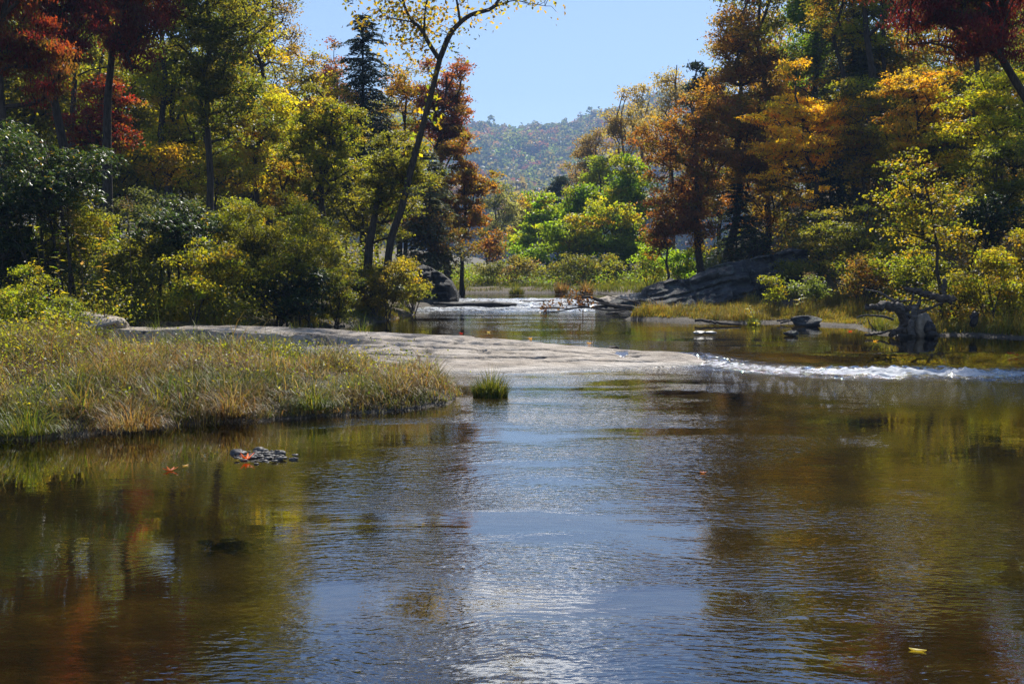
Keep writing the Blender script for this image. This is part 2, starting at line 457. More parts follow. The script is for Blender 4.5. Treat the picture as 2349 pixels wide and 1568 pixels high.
def blades(base, h, lean, az, w, rng, seg=3, curl=1.0):
    """grass blades: bent tapering strips"""
    n = len(base)
    d = np.stack([np.cos(az), np.sin(az), np.zeros(n)], -1)
    side = np.stack([-np.sin(az + rng.normal(0, .6, n)), np.cos(az), np.zeros(n)], -1); side = nrm(side)
    L = []
    p = base.copy(); ang = lean * 0.3
    for k in range(seg + 1):
        wk = w * (1 - 0.88 * (k / seg) ** 1.3)
        L.append(p - side * wk[:, None] / 2); L.append(p + side * wk[:, None] / 2)
        stp = h / seg
        p = p + d * (np.sin(ang) * stp)[:, None] + np.array([0, 0, 1.0]) * (np.cos(ang) * stp)[:, None]
        ang = ang + lean * curl * 0.55
    V = np.stack(L, 1).reshape(-1, 3)
    q = np.array([[2 * k, 2 * k + 1, 2 * k + 3, 2 * k + 2] for k in range(seg)])
    F = (q[None] + (np.arange(n) * 2 * (seg + 1))[:, None, None]).reshape(-1, 4)
    return V, F
def pick(pal, n, rng, jit=0.18):
    """colours from a palette [(weight, (r,g,b)), ...] with jitter"""
    w = np.array([p[0] for p in pal], float); w /= w.sum()
    c = np.array([p[1] for p in pal])[rng.choice(len(pal), n, p=w)]
    return np.clip(0.85 * c * np.exp(rng.normal(0, jit, (n, 1))) * np.exp(rng.normal(0, jit * 0.35, (n, 3))), 0, 0.9)

# ------------------------------------------------------------------ the river: shore line, water level, ground height
SHORE = np.array([(-30, 7), (-14, 8.6), (-8, 10.3), (-5.8, 11.0), (-3.66, 12.3), (-1.6, 13.3), (-0.8, 13.9), (-0.7, 14.6), (-1.1, 16),
    (-1.2, 17.9), (1.0, 18.6), (2.2, 19.1), (3.0, 19.6), (2.6, 20.3), (0.8, 21.2), (-.7, 21.6), (-3, 22.0), (-5, 22.8), (-6.2, 24.2),
    (-5.8, 26), (-5, 28), (-4.2, 29), (-3.5, 34.4), (-3.5, 37.5), (-2.7, 39.6), (-3.4, 41.5), (-6, 42.5), (-14, 44), (-24, 46), (-24, 53),
    (-10, 50.8), (-2, 50), (3, 50), (5.5, 48), (6, 44), (5.6, 41), (5.3, 38), (5.4, 35.5), (5.0, 33.5), (3.5, 31.6), (4.4, 31),
    (6.8, 29.5), (8.6, 29.9), (8.6, 28.6), (9.6, 27.9), (9.2, 25.3), (9.95, 24.3), (11.2, 24.9), (12.1, 23.5), (15, 22), (15, 20.5),
    (10.6, 20.3), (10.2, 19.4), (11.2, 18.6), (13, 16), (14, 8), (15, -6), (-30, -6)], float)
def shore_sd(x, y):
    x = np.asarray(x, float).ravel(); y = np.asarray(y, float).ravel()
    best = np.full(x.shape, 1e9); ins = np.zeros(x.shape, bool)
    A, B = SHORE, np.roll(SHORE, -1, 0)
    for (ax, ay), (bx, by) in zip(A, B):
        ex, ey = bx - ax, by - ay
        t = np.clip(((x - ax) * ex + (y - ay) * ey) / (ex * ex + ey * ey), 0, 1)
        best = np.minimum(best, np.hypot(x - ax - t * ex, y - ay - t * ey))
        c = ((ay > y) != (by > y)) & (x < (bx - ax) * (y - ay) / (by - ay + 1e-12) + ax)
        ins ^= c
    return np.where(ins, -best, best) + 0.22 * fbm(x * 1.3, y * 1.3, 0, 19, 3) * sm(0.0, 0.4, best + 0.25)
Z1, Z2 = 0.18, 0.45
def weir_foot(x):
    return 19.4 - 1.7 * sm(3.2, 6.5, x) + 0.35 * vn(np.asarray(x) * 1.3, 0.5, 0, 5)
def water_level(x, y):
    x = np.asarray(x, float); y = np.asarray(y, float)
    f = weir_foot(x)
    a = Z1 * sm(0, 1, (y - f) / (20.3 - f))
    s = 0.5 * fbm(x * 0.8, y * 0.2, 0, 8, 3)
    b = 0.09 * sm(37.4, 37.8, y + s) + 0.10 * sm(39.0, 39.4, y + 1.4 * s) + (Z2 - Z1 - 0.19) * sm(41.2, 42.2, y + s)
    return a + b
LX = np.array([-10.5, -8.6, -7.0, -4.6, -3.05, -0.7, 0.7, 2.0, 3.36, 4.2])
LF = np.array([20.6, 19.8, 19.0, 18.2, 17.7, 17.75, 18.3, 18.75, 19.25, 19.8])
LC = np.array([22.3, 22.2, 22.1, 22.2, 21.5, 21.3, 21.0, 20.4, 19.95, 20.1])
LZ = np.array([0.42, 0.55, 0.58, 0.56, 0.50, 0.39, 0.31, 0.235, 0.19, 0.02])
def ledge_z(x, y):
    f, c, z = np.interp(x, LX, LF), np.interp(x, LX, LC), np.interp(x, LX, LZ)
    f = f + 0.12 * vn(np.asarray(x) * 1.1, 3.3, 0, 21)
    t = np.clip((y - f) / (c - f), -0.4, 1)
    up = np.where(t > 0, z * np.clip(t, 0, 1) ** 0.75, t * 0.9)
    # a step with a shaded lip in the left half
    st = sm(-2.0, -4.5, x)
    w = 0.12 * vn(np.asarray(x) * 0.9, 9.1, 0, 31)
    ts = t + w
    stepz = z * (0.55 * np.clip(t / 0.5, 0, 1) ** 0.6 + 0.45 * sm(0.56, 0.60, ts))
    up = np.where(t > 0, up * (1 - st) + stepz * st, up)
    dn = np.clip((y - c) / 0.9, 0, 1.6)
    return up - 0.42 * dn ** 1.6
def ground(x, y):
    x = np.asarray(x, float); y = np.asarray(y, float); shp = x.shape
    x = x.ravel(); y = y.ravel()
    sd = shore_sd(x, y)
    W = water_level(x, y)
    inside = W - np.minimum(0.75, 0.04 + 0.30 * np.abs(sd)) + 0.03 * fbm(x * 1.1, y * 1.1, 0, 4)
    s = np.maximum(sd, 0)
    left = 0.05 + 0.42 * (1 - np.exp(-s / 1.1)) + 0.05 * np.clip(s - 3, 0, 60)
    right = 0.03 + 0.10 * (1 - np.exp(-s / 0.7)) + 0.30 * sm(1.5, 5, s) + (0.24 * np.clip(s - 3.5, 0, 24) + 0.05 * np.clip(s - 27, 0, 60)) * sm(120, 70, y)
    mead = 0.03 + 0.25 * (1 - np.exp(-s / 1.5)) + 0.03 * np.clip(s - 2, 0, 20)
    wr = sm(2.0, 7.0, x - 0.36 * np.clip(y - 41, 0, 100))
    wm = sm(44, 49, y) * (1 - wr) * sm(-16, -6, x)
    out = left * (1 - wr) + right * wr
    out = out * (1 - wm) + mead * wm
    near = sm(14, 2, y)                      # the shore behind the camera stays low
    out = out * (1 - near * wr) + mead * near * wr
    out = W + out + 0.10 * fbm(x * 0.45, y * 0.45, 0, 2) * sm(0.2, 2, s)
    h = np.where(sd < 0, inside, out)
    inl = (x > -10.4) & (x < 4.2) & (y > 17) & (y < 23)
    h = np.where(inl, np.minimum(h, np.maximum(ledge_z(x, y) - 0.10, -0.75)), h)
    ridge = 168 + 34 * fbm(x / 300.0, 0.3, 0, 12)
    hill = ridge * sm(420, 1500, y + 0.12 * np.abs(x)) + 30 * fbm(x / 230.0, y / 230.0, 0, 13) * sm(420, 900, y)
    h = h + hill + 25 * sm(60, 240, np.abs(x)) * sm(-200, 60, y)
    return h.reshape(shp)
def gh(x, y): return float(ground(np.array([x]), np.array([y]))[0])

def axis(lo, hi, step, ends, grow=1.22):
    a = list(np.arange(lo, hi + 1e-6, step)); s = step
    while a[-1] < ends[1]: s *= grow; a.append(min(a[-1] + s, ends[1]))
    s = step; b = []
    v = lo
    while v > ends[0]: s *= grow; v = max(v - s, ends[0]); b.append(v)
    return np.array(b[::-1] + a)
gx = axis(-13, 16, 0.25, (-1500, 1500), 1.15); gy = axis(3, 52, 0.25, (-120, 1900), 1.08)
X, Y = np.meshgrid(gx, gy, indexing='ij')
Zg = ground(X, Y)
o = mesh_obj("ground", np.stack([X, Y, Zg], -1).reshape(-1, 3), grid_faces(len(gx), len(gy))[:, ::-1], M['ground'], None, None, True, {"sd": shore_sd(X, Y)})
tag(o, kind='structure')

wx = np.arange(-30, 15.2, 0.12); wx = np.concatenate([np.arange(-30, -8, 0.5), np.arange(-8, 12, 0.07), np.arange(12, 15.3, 0.5)])
wy = np.concatenate([np.arange(-6, 14, 0.4), np.arange(14, 21, 0.045), np.arange(21, 36.5, 0.3), np.arange(36.5, 42.6, 0.07), np.arange(42.6, 54, 0.4)])
X, Y = np.meshgrid(wx, wy, indexing='ij')
Wz = water_level(X, Y); foot = weir_foot(X)
SDW = shore_sd(X, Y).reshape(X.shape)
wx_ = sm(2.6, 4.2, X) * sm(11.5, 10.0, X)
tail = sm(-1.5, -0.1, Y - foot) * sm(1.1, 0.15, Y - foot)
turb = np.maximum(wx_ * tail, 0.17 * wx_ * sm(-6, -1, Y - foot) * sm(1.0, 0.2, Y - foot))
rap = sm(36.2, 37.6, Y) * sm(43.2, 42.0, Y)
turb = np.maximum(turb, 0.55 * rap)
bigT = 0.075 * wx_ * sm(-1.3, -0.1, Y - foot) * sm(1.3, 0.3, Y - foot)
lump = 0.7 * fbm(X * 2.6, Y * 3.4, 0, 40, 4) + 0.6 * fbm(X * 8, Y * 9, 0, 44, 3)
Wz2 = Wz + bigT * (lump * 1.6 + 0.25) * (0.35 + 0.9 * sm(5.0, 6.2, X) * sm(9.6, 8.2, X)) + 0.08 * rap * fbm(X * 2.5, Y * 5, 0, 41, 3)
foam_glint = wx_ * sm(-0.9, -0.1, Y - foot) * sm(0.85, 0.25, Y - foot) * (0.60 + 0.40 * sm(5.3, 6.3, X) * sm(8.8, 7.6, X))
foam_glint = np.maximum(foam_glint, wx_ * (0.24 + 0.13 * sm(5.0, 7.0, X)) * sm(-2.2, -0.5, Y - foot) * sm(0.5, 0.1, Y - foot))  # fainter band downstream: sun sparkle on the riffle painted as white flecks
foam_glint = np.maximum(foam_glint, 0.62 * rap)  # far rapids: white water together with sun glitter painted into the colour
# the current runs down the middle of the near pool; the margins stay smooth
wv_ = 1.1 * fbm(X * .35, Y * .35, 0, 47, 3)
curr = 0.14 + 0.86 * sm(-1.0, 0.35, 1.25 + 0.16 * Y + wv_ - np.abs(X - 0.45 - 0.05 * Y)) * sm(27, 20, Y) + 0.5 * sm(23, 30, Y) * sm(-4, 0, X) * sm(6, 3, X)
F = grid_faces(len(wx), len(wy))[:, ::-1]
keep = (SDW.ravel()[F] < 0.9).any(1)
o = mesh_obj("water", np.stack([X, Y, Wz2], -1).reshape(-1, 3), F[keep], M['water'], None, None, True,
             {"foam_glint": foam_glint.ravel(), "turb": turb.ravel(), "current": curr.ravel()})
tag(o, kind='structure')

RNG = lambda s: np.random.default_rng(s)
# ------------------------------------------------------------------ rocks
def noise_rock(name, label, c, size, seed, mat, rough=0.25, flat=0.0, rot=0.0, strata=0.0, n=28, parent=None, group=None, cat='rock'):
    th = np.linspace(0, 2 * math.pi, 2 * n, endpoint=False); ph = np.linspace(-math.pi / 2, math.pi / 2, n)
    PH, TH = np.meshgrid(ph, th, indexing='ij')
    d = np.stack([np.cos(PH) * np.cos(TH), np.cos(PH) * np.sin(TH), np.sin(PH)], -1)
    e = d.copy()
    for q in range(7):                      # planar breaks
        g = RNG(seed * 13 + q); nv = nrm(g.normal(size=3)); e = e - nv * np.maximum(0, e @ nv - g.uniform(.62, .9))[..., None] * 0.9
    r = 1 + rough * 2 * fbm(d[..., 0] * 1.4, d[..., 1] * 1.4, d[..., 2] * 1.4, seed, 4)
    V = e * r[..., None]
    if strata: V[..., :2] *= (1 + strata * vn(d[..., 0] * 0.4 + 5, d[..., 1] * 0.4, V[..., 2] * 5, seed + 3))[..., None]
    V = V * np.asarray(size) / 2
    cr, sr = math.cos(rot), math.sin(rot)
    V = np.stack([V[..., 0] * cr - V[..., 1] * sr, V[..., 0] * sr + V[..., 1] * cr, V[..., 2]], -1)
    if flat: V[..., 2] = np.where(V[..., 2] < -flat * size[2], -flat * size[2], V[..., 2])
    V = V + np.asarray(c)
    o = mesh_obj(name, V.reshape(-1, 3), grid_faces(n, 2 * n, True), mat, parent, None, True, None, c)
    if label: tag(o, label, cat, group)
    return o

def layered_rock(name, label, c, rx, ry, rings, seed, mat, cat='rock', rot=0.0, wob=.22):
    na = 72; th = np.linspace(0, 2 * math.pi, na, endpoint=False); out = []
    for k, (z, sc, lay) in enumerate(rings):
        r = sc * (1 + wob * 2 * fbm(np.cos(th) * 1.3 + lay * 3.1, np.sin(th) * 1.3, lay * 1.7, seed, 4) + .05 * vn(np.cos(th) * 7, np.sin(th) * 7, z * 4, seed + 1))
        e = np.maximum(np.abs(np.cos(th)), np.abs(np.sin(th))) ** -.55
        x, y = rx * r * e * np.cos(th), ry * r * e * np.sin(th)
        zz = z + .06 * fbm(x * 1.5, y * 1.5, lay, seed + 2, 3)
        out.append(np.stack([x * math.cos(rot) - y * math.sin(rot), x * math.sin(rot) + y * math.cos(rot), zz], -1) + c)
    o = mesh_obj(name, np.concatenate(out), grid_faces(len(rings), na, True), M[mat] if isinstance(mat, str) else mat, None, None, False, None, c)
    tag(o, label, cat); return o
def strata(hs, scs, top=.25):
    z, R_ = -.25, []
    for k, (h, sc) in enumerate(zip(hs, scs)):
        R_ += [(z, sc, k), (z + h * .5, sc * 1.03, k), (z + h * .94, sc * .99, k)]; z += h
    R_ += [(z + top * .2, scs[-1] * .86, 50), (z + top * .6, scs[-1] * .6, 50), (z + top * .9, scs[-1] * .3, 50), (z + top, .01, 50)]
    return R_
# the long pale ledge
lx = np.arange(-10.5, 4.2, 0.045); lt = np.linspace(0, 1, 130)
X, T = np.meshgrid(lx, lt, indexing='ij')
f = np.interp(X, LX, LF) - 0.7; c = np.interp(X, LX, LC) + 1.1
Y = f + (c - f) * T
Z = ledge_z(X, Y)
wob = 0.25 * fbm(X * 0.6, Y * 0.6, 0, 51, 3)
crack = np.zeros_like(X)
for off, amp, x0, x1 in ((1.25, 0.035, -4, 1.4), (2.0, 0.03, -7, 3.0), (0.75, 0.025, 0.2, 3.2), (2.6, 0.03, -6, 0.6)):
    yc = np.interp(X, LX, LF) + off * (np.interp(X, LX, LC) - np.interp(X, LX, LF)) / 3.3 + wob + 0.12 * fbm(X * 2.1, off, 0, 52, 3)
    crack += 3.0 * amp * np.exp(-((Y - yc) / 0.035) ** 2) * sm(x0, x0 + .8, X) * sm(x1, x1 - .8, X)
pits = np.clip(fbm(X * 1.8, Y * 3.6, 0, 53, 4) - 0.22, 0, 1) * 0.30 * sm(0.1, 0.2, Z)
Z = Z + 0.05 * fbm(X * 0.9, Y * 1.4, 0, 54, 5) * sm(-.05, .15, Z) - crack - pits
o = mesh_obj("rock_ledge", np.stack([X, Y, Z], -1).reshape(-1, 3), grid_faces(len(lx), len(lt))[:, ::-1], M['ledge'], None, None, True)
tag(o, "long pale grey sunlit rock ledge dividing the two pools, cracked and pitted", "rock")

noise_rock("boulder", "smooth pale grey boulder half sunk in weeds left of the long ledge", at(165, 760, 21.3) + [0, .5, 0.05], (2.1, 1.5, 0.8), 31, M['ledge'], 0.10, 0.3, -0.15)
def face_rock(name, label, prof, d, y0, depth, seed, mat, lean=1.5, dip=0.75, step=0.35, slope=0.06, over_drop=0.9, n=130, under=0.0, bedf=1.1, rnd=0.3):
    """a bedded outcrop: prof = skyline (u, v) at distance d; the face leans back from y0 and the top runs back by depth"""
    tx = np.array([at(u, v, d)[0] for u, v in prof]); tz = np.array([at(u, v, d)[2] for u, v in prof])
    sx = np.arange(tx[0], tx[-1], 0.04); st = np.linspace(0, 1, n)
    X, T = np.meshgrid(sx, st, indexing='ij')
    zt = np.interp(X, tx, tz) + 0.06 * fbm(X * 2.2, 1.0, 0, seed, 4)
    fr = np.clip(T / 0.6, 0, 1); ov = np.clip((T - 0.6) / 0.4, 0, 1)
    zz = -0.15 + (zt + 0.15) * fr ** 0.9 - over_drop * ov ** 1.8
    e0, e1 = sm(tx[0], tx[0] + .35, X), sm(tx[-1], tx[-1] - .35, X)
    yy = y0 + slope * (X - tx[0]) + lean * fr ** 1.6 + depth * ov + 0.7 * (1 - e0 * e1)
    lay = zz * 3.4 - X * dip + 0.5 * fbm(X * .5, zz * .5, 0, seed + 1, 2)
    bed = vn(lay * bedf, np.floor(X * .7 + .4 * np.floor(lay)) * 3.7, 0, seed + 2)
    yy = yy - (step * bed + 0.35 * step * vn(lay * 3.1, X * .4, 0, seed + 3)) * (1 - ov) * sm(0, .1, fr)
    jo = np.abs(vn(X * .9 + zz * .25, 2.2, 0, seed + 4)); yy = yy + 0.7 * step * np.exp(-(jo / .06) ** 2) * (1 - ov)
    yy = yy - rnd * fbm(X * 0.9, zz * 1.3, 0, seed + 5, 5) * (1 - ov) + under * sm(.35, .1, fr) * (1 - ov)
    yy = yy - 0.14 * fbm(X * 2.6, zz * 5, 0, seed + 8, 4) * (1 - ov)
    zz = zz + 0.10 * fbm(X * 1.5, yy * 1.5, 0, seed + 6, 4) * fr
    o = mesh_obj(name, np.stack([X, yy, zz], -1).reshape(-1, 3), grid_faces(len(sx), n)[:, ::-1], M[mat], None, None, True, None, (sx.mean(), y0, 0))
    tag(o, label, "rock"); return o
face_rock("rock_slab", "big dark lichened rock slab sloping up the right bank behind the grass bar",
    [(1478, 690), (1491, 657), (1517, 648), (1546, 642), (1593, 635), (1616, 622), (1663, 607), (1708, 598), (1741, 593), (1829, 570), (1880, 574)], 37, 35.9, 3.2, 61, 'slab', step=.42, bedf=.8, rnd=.6)
face_rock("rock_shelf", "low cracked grey rock shelf between the rapids and the dark slab",
    [(1362, 712), (1376, 700), (1420, 690), (1450, 686), (1500, 684), (1520, 686)], 37, 36.2, 1.6, 65, 'slab', .9, .4, .25, .02, .1)
face_rock("rock_shelf", "pale flat upper rock shelf right of the rapids, below the meadow",
    [(1380, 690), (1400, 680), (1450, 675), (1500, 672), (1530, 672)], 39, 38.8, 2.2, 66, 'ledge', .8, .4, .25, .02, .2)
face_rock("cliff_rock", "dark undercut layered cliff on the left bank by the rapids",
    [(905, 640), (930, 612), (955, 606), (985, 612), (1012, 626), (1034, 645), (1046, 672), (1051, 712)], 40, 39.2, 3.2, 67, 'cliff', .5, .15, .4, .12, .3, under=.35)
def foot(u, v, y, z): p = at(u, v, y); p[2] = z; return p
layered_rock("rapids_rock", "dark wet rock step at the left end of the rapids", foot(1090, 702, 38.9, Z1), 1.6, .75, strata((.27, .12, .10), (1.0, .97, .9), .03), 72, 'cliff')
layered_rock("rapids_rock", "thin dark rock step under the middle of the rapids", foot(1262, 706, 38.1, Z1), 1.15, .4, strata((.26, .09), (1.0, .95), .02), 73, 'cliff')
layered_rock("rapids_rock", "small dark rock breaking the upper rapids", foot(1222, 690, 41.0, Z1), .7, .35, strata((.3, .12, .06), (1.0, .9, .8), .02), 74, 'cliff')
noise_rock("flat_rock", "flat dark rock under drooping grass on the right shore", at(1850, 738, 28.6), (0.95, 0.8, 0.36), 91, M['slab'], 0.16, 0.3)
noise_rock("stone", "white double-humped stone low in the still upper pool", at(1604, 763, 24.9), (0.34, 0.22, 0.11), 92, M['stone'], 0.2)
bpy.data.objects["stone"].select_set(False)
noise_rock("stone", "flat pale stone touching the double-humped one in the upper pool", at(1630, 763, 24.9), (0.34, 0.2, 0.085), 96, M['stone'], 0.15)
noise_rock("stone", "small dark grey stone alone in the upper pool near the right shore", at(1814, 765, 24.6), (0.36, 0.26, 0.16), 93, M['slab'], 0.25)
noise_rock("debris_clump", "dark brown clump of wet leaves resting on the back edge of the ledge", at(1407, 799, 20.6), (0.24, 0.16, 0.10), 94, M['brown_wood'], 0.35, cat='leaf clump')
noise_rock("rock_shelf", "low pale rock at right edge beside the white water", at(2345, 825, 20.0) + [.35, 0, -.08], (1.6, 1.4, 0.36), 95, M['ledge'], 0.14)
noise_rock("boulder", "tall tan boulder leaning at the waterline beside the grey root stump", at(2117, 748, 24.2), (0.46, 0.5, 0.72), 97, M['boulder'], 0.10, 0, 0.3)

# ------------------------------------------------------------------ trees
PAL = {
 'crimson': [(5, (0.085, 0.010, 0.016)), (3, (0.13, 0.013, 0.022)), (3, (0.055, 0.012, 0.010)), (1, (0.07, 0.07, 0.016)), (1, (0.16, 0.05, 0.015))],
 'rust':    [(4, (0.16, 0.03, 0.012)), (3, (0.15, 0.012, 0.014)), (2, (0.12, 0.055, 0.012)), (1, (0.11, 0.10, 0.015))],
 'orange':  [(5, (0.185, 0.08, 0.018)), (3, (0.155, 0.055, 0.018)), (3, (0.135, 0.10, 0.018)), (1, (0.09, 0.10, 0.012))],
 'red':     [(5, (0.17, 0.042, 0.034)), (3, (0.18, 0.07, 0.03)), (2, (0.12, 0.10, 0.02)), (1, (0.20, 0.10, 0.02))],
 'yellow':  [(5, (0.34, 0.22, 0.012)), (3, (0.25, 0.19, 0.015)), (2, (0.15, 0.15, 0.015)), (1, (0.30, 0.13, 0.012))],
 'gold':    [(4, (0.27, 0.16, 0.015)), (3, (0.18, 0.13, 0.018)), (2, (0.12, 0.12, 0.018)), (1, (0.25, 0.09, 0.015))],
 'ygreen':  [(4, (0.155, 0.175, 0.013)), (3, (0.21, 0.205, 0.013)), (3, (0.09, 0.125, 0.013)), (1, (0.28, 0.20, 0.012))],
 'olive':   [(4, (0.105, 0.112, 0.018)), (3, (0.145, 0.14, 0.02)), (3, (0.07, 0.085, 0.016)), (1, (0.17, 0.14, 0.02))],
 'dark':    [(4, (0.05, 0.07, 0.014)), (3, (0.08, 0.10, 0.015)), (2, (0.09, 0.09, 0.016)), (1, (0.15, 0.12, 0.015))],
 'bright':  [(5, (0.125, 0.215, 0.014)), (3, (0.165, 0.245, 0.016)), (2, (0.085, 0.15, 0.014))],
 'lime':    [(4, (0.20, 0.21, 0.014)), (3, (0.28, 0.24, 0.014)), (2, (0.11, 0.17, 0.014)), (1, (0.32, 0.19, 0.012))],
 'hemlock': [(5, (0.035, 0.055, 0.03)), (3, (0.05, 0.07, 0.04)), (1, (0.075, 0.08, 0.04))],
 'grey':    [(4, (0.12, 0.135, 0.065)), (3, (0.16, 0.16, 0.08)), (1, (0.10, 0.11, 0.05))],
 'pale':    [(4, (0.22, 0.18, 0.09)), (3, (0.18, 0.14, 0.06)), (1, (0.26, 0.19, 0.06))],
 'rhodo':   [(6, (0.035, 0.06, 0.018)), (3, (0.055, 0.08, 0.02)), (1, (0.08, 0.09, 0.022))],
 'brown':   [(4, (0.15, 0.10, 0.05)), (3, (0.11, 0.08, 0.035)), (2, (0.17, 0.13, 0.06))],
}
MIX = {'orange': 'gold', 'rust': 'olive', 'crimson': 'rust', 'red': 'orange', 'yellow': 'gold', 'gold': 'ygreen', 'ygreen': 'lime', 'olive': 'ygreen', 'dark': 'olive', 'bright': 'lime', 'lime': 'yellow', 'brown': 'olive'}
def skeleton(trunk, rtrunk, att, rng, up=0.25, bow=0.10, step=0.6):
    """grow branches from a trunk (list of points) to the attractors; returns nodes, parents, radii, is_trunk"""
    T = np.asarray(trunk, float); nt = len(T)
    cap = nt + sum(int(8 + 0) for _ in att) * 2 + 2000
    N = np.zeros((cap, 3)); par = np.full(cap, -1); N[:nt] = T; par[1:nt] = np.arange(nt - 1); n = nt
    d0 = np.min(np.linalg.norm(att[:, None] - T[None], axis=2), 1)
    for p in att[np.argsort(d0)]:
        if n > cap - 20: break
        df = p - N[:n]; hz = np.hypot(df[:, 0], df[:, 1]); dist = np.sqrt(hz ** 2 + df[:, 2] ** 2)
        cost = dist + 1.6 * np.maximum(0, up * hz - df[:, 2])
        cost[0] += 2
        q = int(np.argmin(cost)); L = dist[q]
        k = int(min(8, max(1, round(L / step))))
        prev = q
        for j in range(1, k + 1):
            t = j / k
            pt = N[q] + (p - N[q]) * t
            if j < k:
                pt = pt + rng.normal(0, 0.05 * L / k + 0.02, 3)
                pt[2] += bow * L * math.sin(math.pi * t) * (1 if hz[q] > 0.4 else 0)
            N[n] = pt; par[n] = prev; prev = n; n += 1
    N, par = N[:n], par[:n]
    w = np.zeros(n); has = np.zeros(n, bool); has[par[par >= 0]] = True
    w[~has] = 1
    for i in range(n - 1, 0, -1): w[par[i]] += w[i]
    r = 0.011 * np.maximum(w, 1) ** 0.52
    s = rtrunk[0] / max(r[0], 1e-6)
    r = np.minimum(np.maximum(r * min(max(s, 0.5), 1.6), 0.006), rtrunk[0] * 0.75)
    r[:nt] = np.asarray(rtrunk)
    return N, par, r, nt
def skeleton_mesh(mb, N, par, r, nt, ns=8, thin=0.004):
    V, F = sweep(N[:nt], r[:nt], ns, 0.06, 1)
    mb.add(V, F)
    e = np.arange(nt, len(N))
    p0, p1 = N[par[e]], N[e]; r1 = r[e]; r0 = np.minimum(r[par[e]], r1 * 1.35 + 0.003)
    big = r1 > 0.03
    V, F = tubes(p0[big], p1[big], r0[big], r1[big], 6); mb.add(V, F)
    V, F = tubes(p0[~big], p1[~big], np.maximum(r0[~big], thin), np.maximum(r1[~big] * .9, thin), 3); mb.add(V, F)
def lobes(c, rx, ry, rz, nl, rng, shape='round'):
    d = nrm(rng.normal(size=(nl, 3))); q = rng.uniform(0.3, 0.92, nl)[:, None]
    p = d * q
    if shape == 'cone': p[:, :2] *= (1.0 - 0.55 * (p[:, 2:3] + 1) / 2 * 1.2)
    elif shape == 'up': p[:, :2] *= (0.55 + 0.45 * (p[:, 2:3] + 1) / 2)
    R_ = rng.uniform(0.26, 0.44, nl)
    return np.array(c) + p * np.array([rx, ry, rz]), R_
def attract(c, rx, ry, rz, n, rng, shape='round', nl=None, flat=0.6):
    nl = nl or int(14 + n / 16)
    LC_, LR = lobes(c, rx, ry, rz, nl, rng, shape)
    i = rng.choice(nl, n, p=LR ** 2 / np.sum(LR ** 2))
    d = nrm(rng.normal(size=(n, 3))); d[:, 2] = np.where(rng.random(n) < 0.7, np.abs(d[:, 2]), d[:, 2])
    rr = rng.uniform(0.45, 1.0, n)[:, None]
    m = 0.5 * (rx + ry)
    return LC_[i] + d * rr * LR[i][:, None] * np.array([m, m, max(flat * m, 0.55 * flat * rz + 0.3 * m)])
def leaf_cloud(att, per, sx, sz, L, W, pal, rng, droop=0.0, up=0.7, clump_col=0.7, jit=0.2, pal2=None):
    """per leaves round each attractor"""
    n = len(att) * per
    c = np.repeat(att, per, 0) + rng.normal(size=(n, 3)) * np.array([sx, sx, sz])
    nn = nrm(rng.normal(size=(n, 3)) * 0.75 + np.array([0, 0, up]))
    a = rng.normal(size=(n, 3)); a[:, 2] -= droop; a = nrm(a - nn * np.sum(a * nn, 1, keepdims=True))
    if droop > 1.0:
        a = nrm(rng.normal(size=(n, 3)) * 0.45 + np.array([0, 0, -1.0])); nn = nrm(np.cross(a, rng.normal(size=(n, 3))))
    ln = L * rng.uniform(0.55, 1.5, n); wd = W * rng.uniform(0.7, 1.25, n)
    V, F = leaves(c, a, nn, ln, wd)
    cl_ = pick(pal, len(att), rng, jit)
    if pal2 is not None:
        w = sm(-.05, .2, fbm(att[:, 0] * .45, att[:, 1] * .45, att[:, 2] * .45, 7, 2) - .06 + rng.normal(0, .05, len(att)))[:, None]
        cl_ = cl_ * (1 - w) + pick(pal2, len(att), rng, jit) * w
    cc = np.repeat(cl_, per, 0); ci = pick(pal, n, rng, jit)
    col = cc * clump_col + ci * (1 - clump_col)
    return V, F, np.repeat(col, 4, 0)

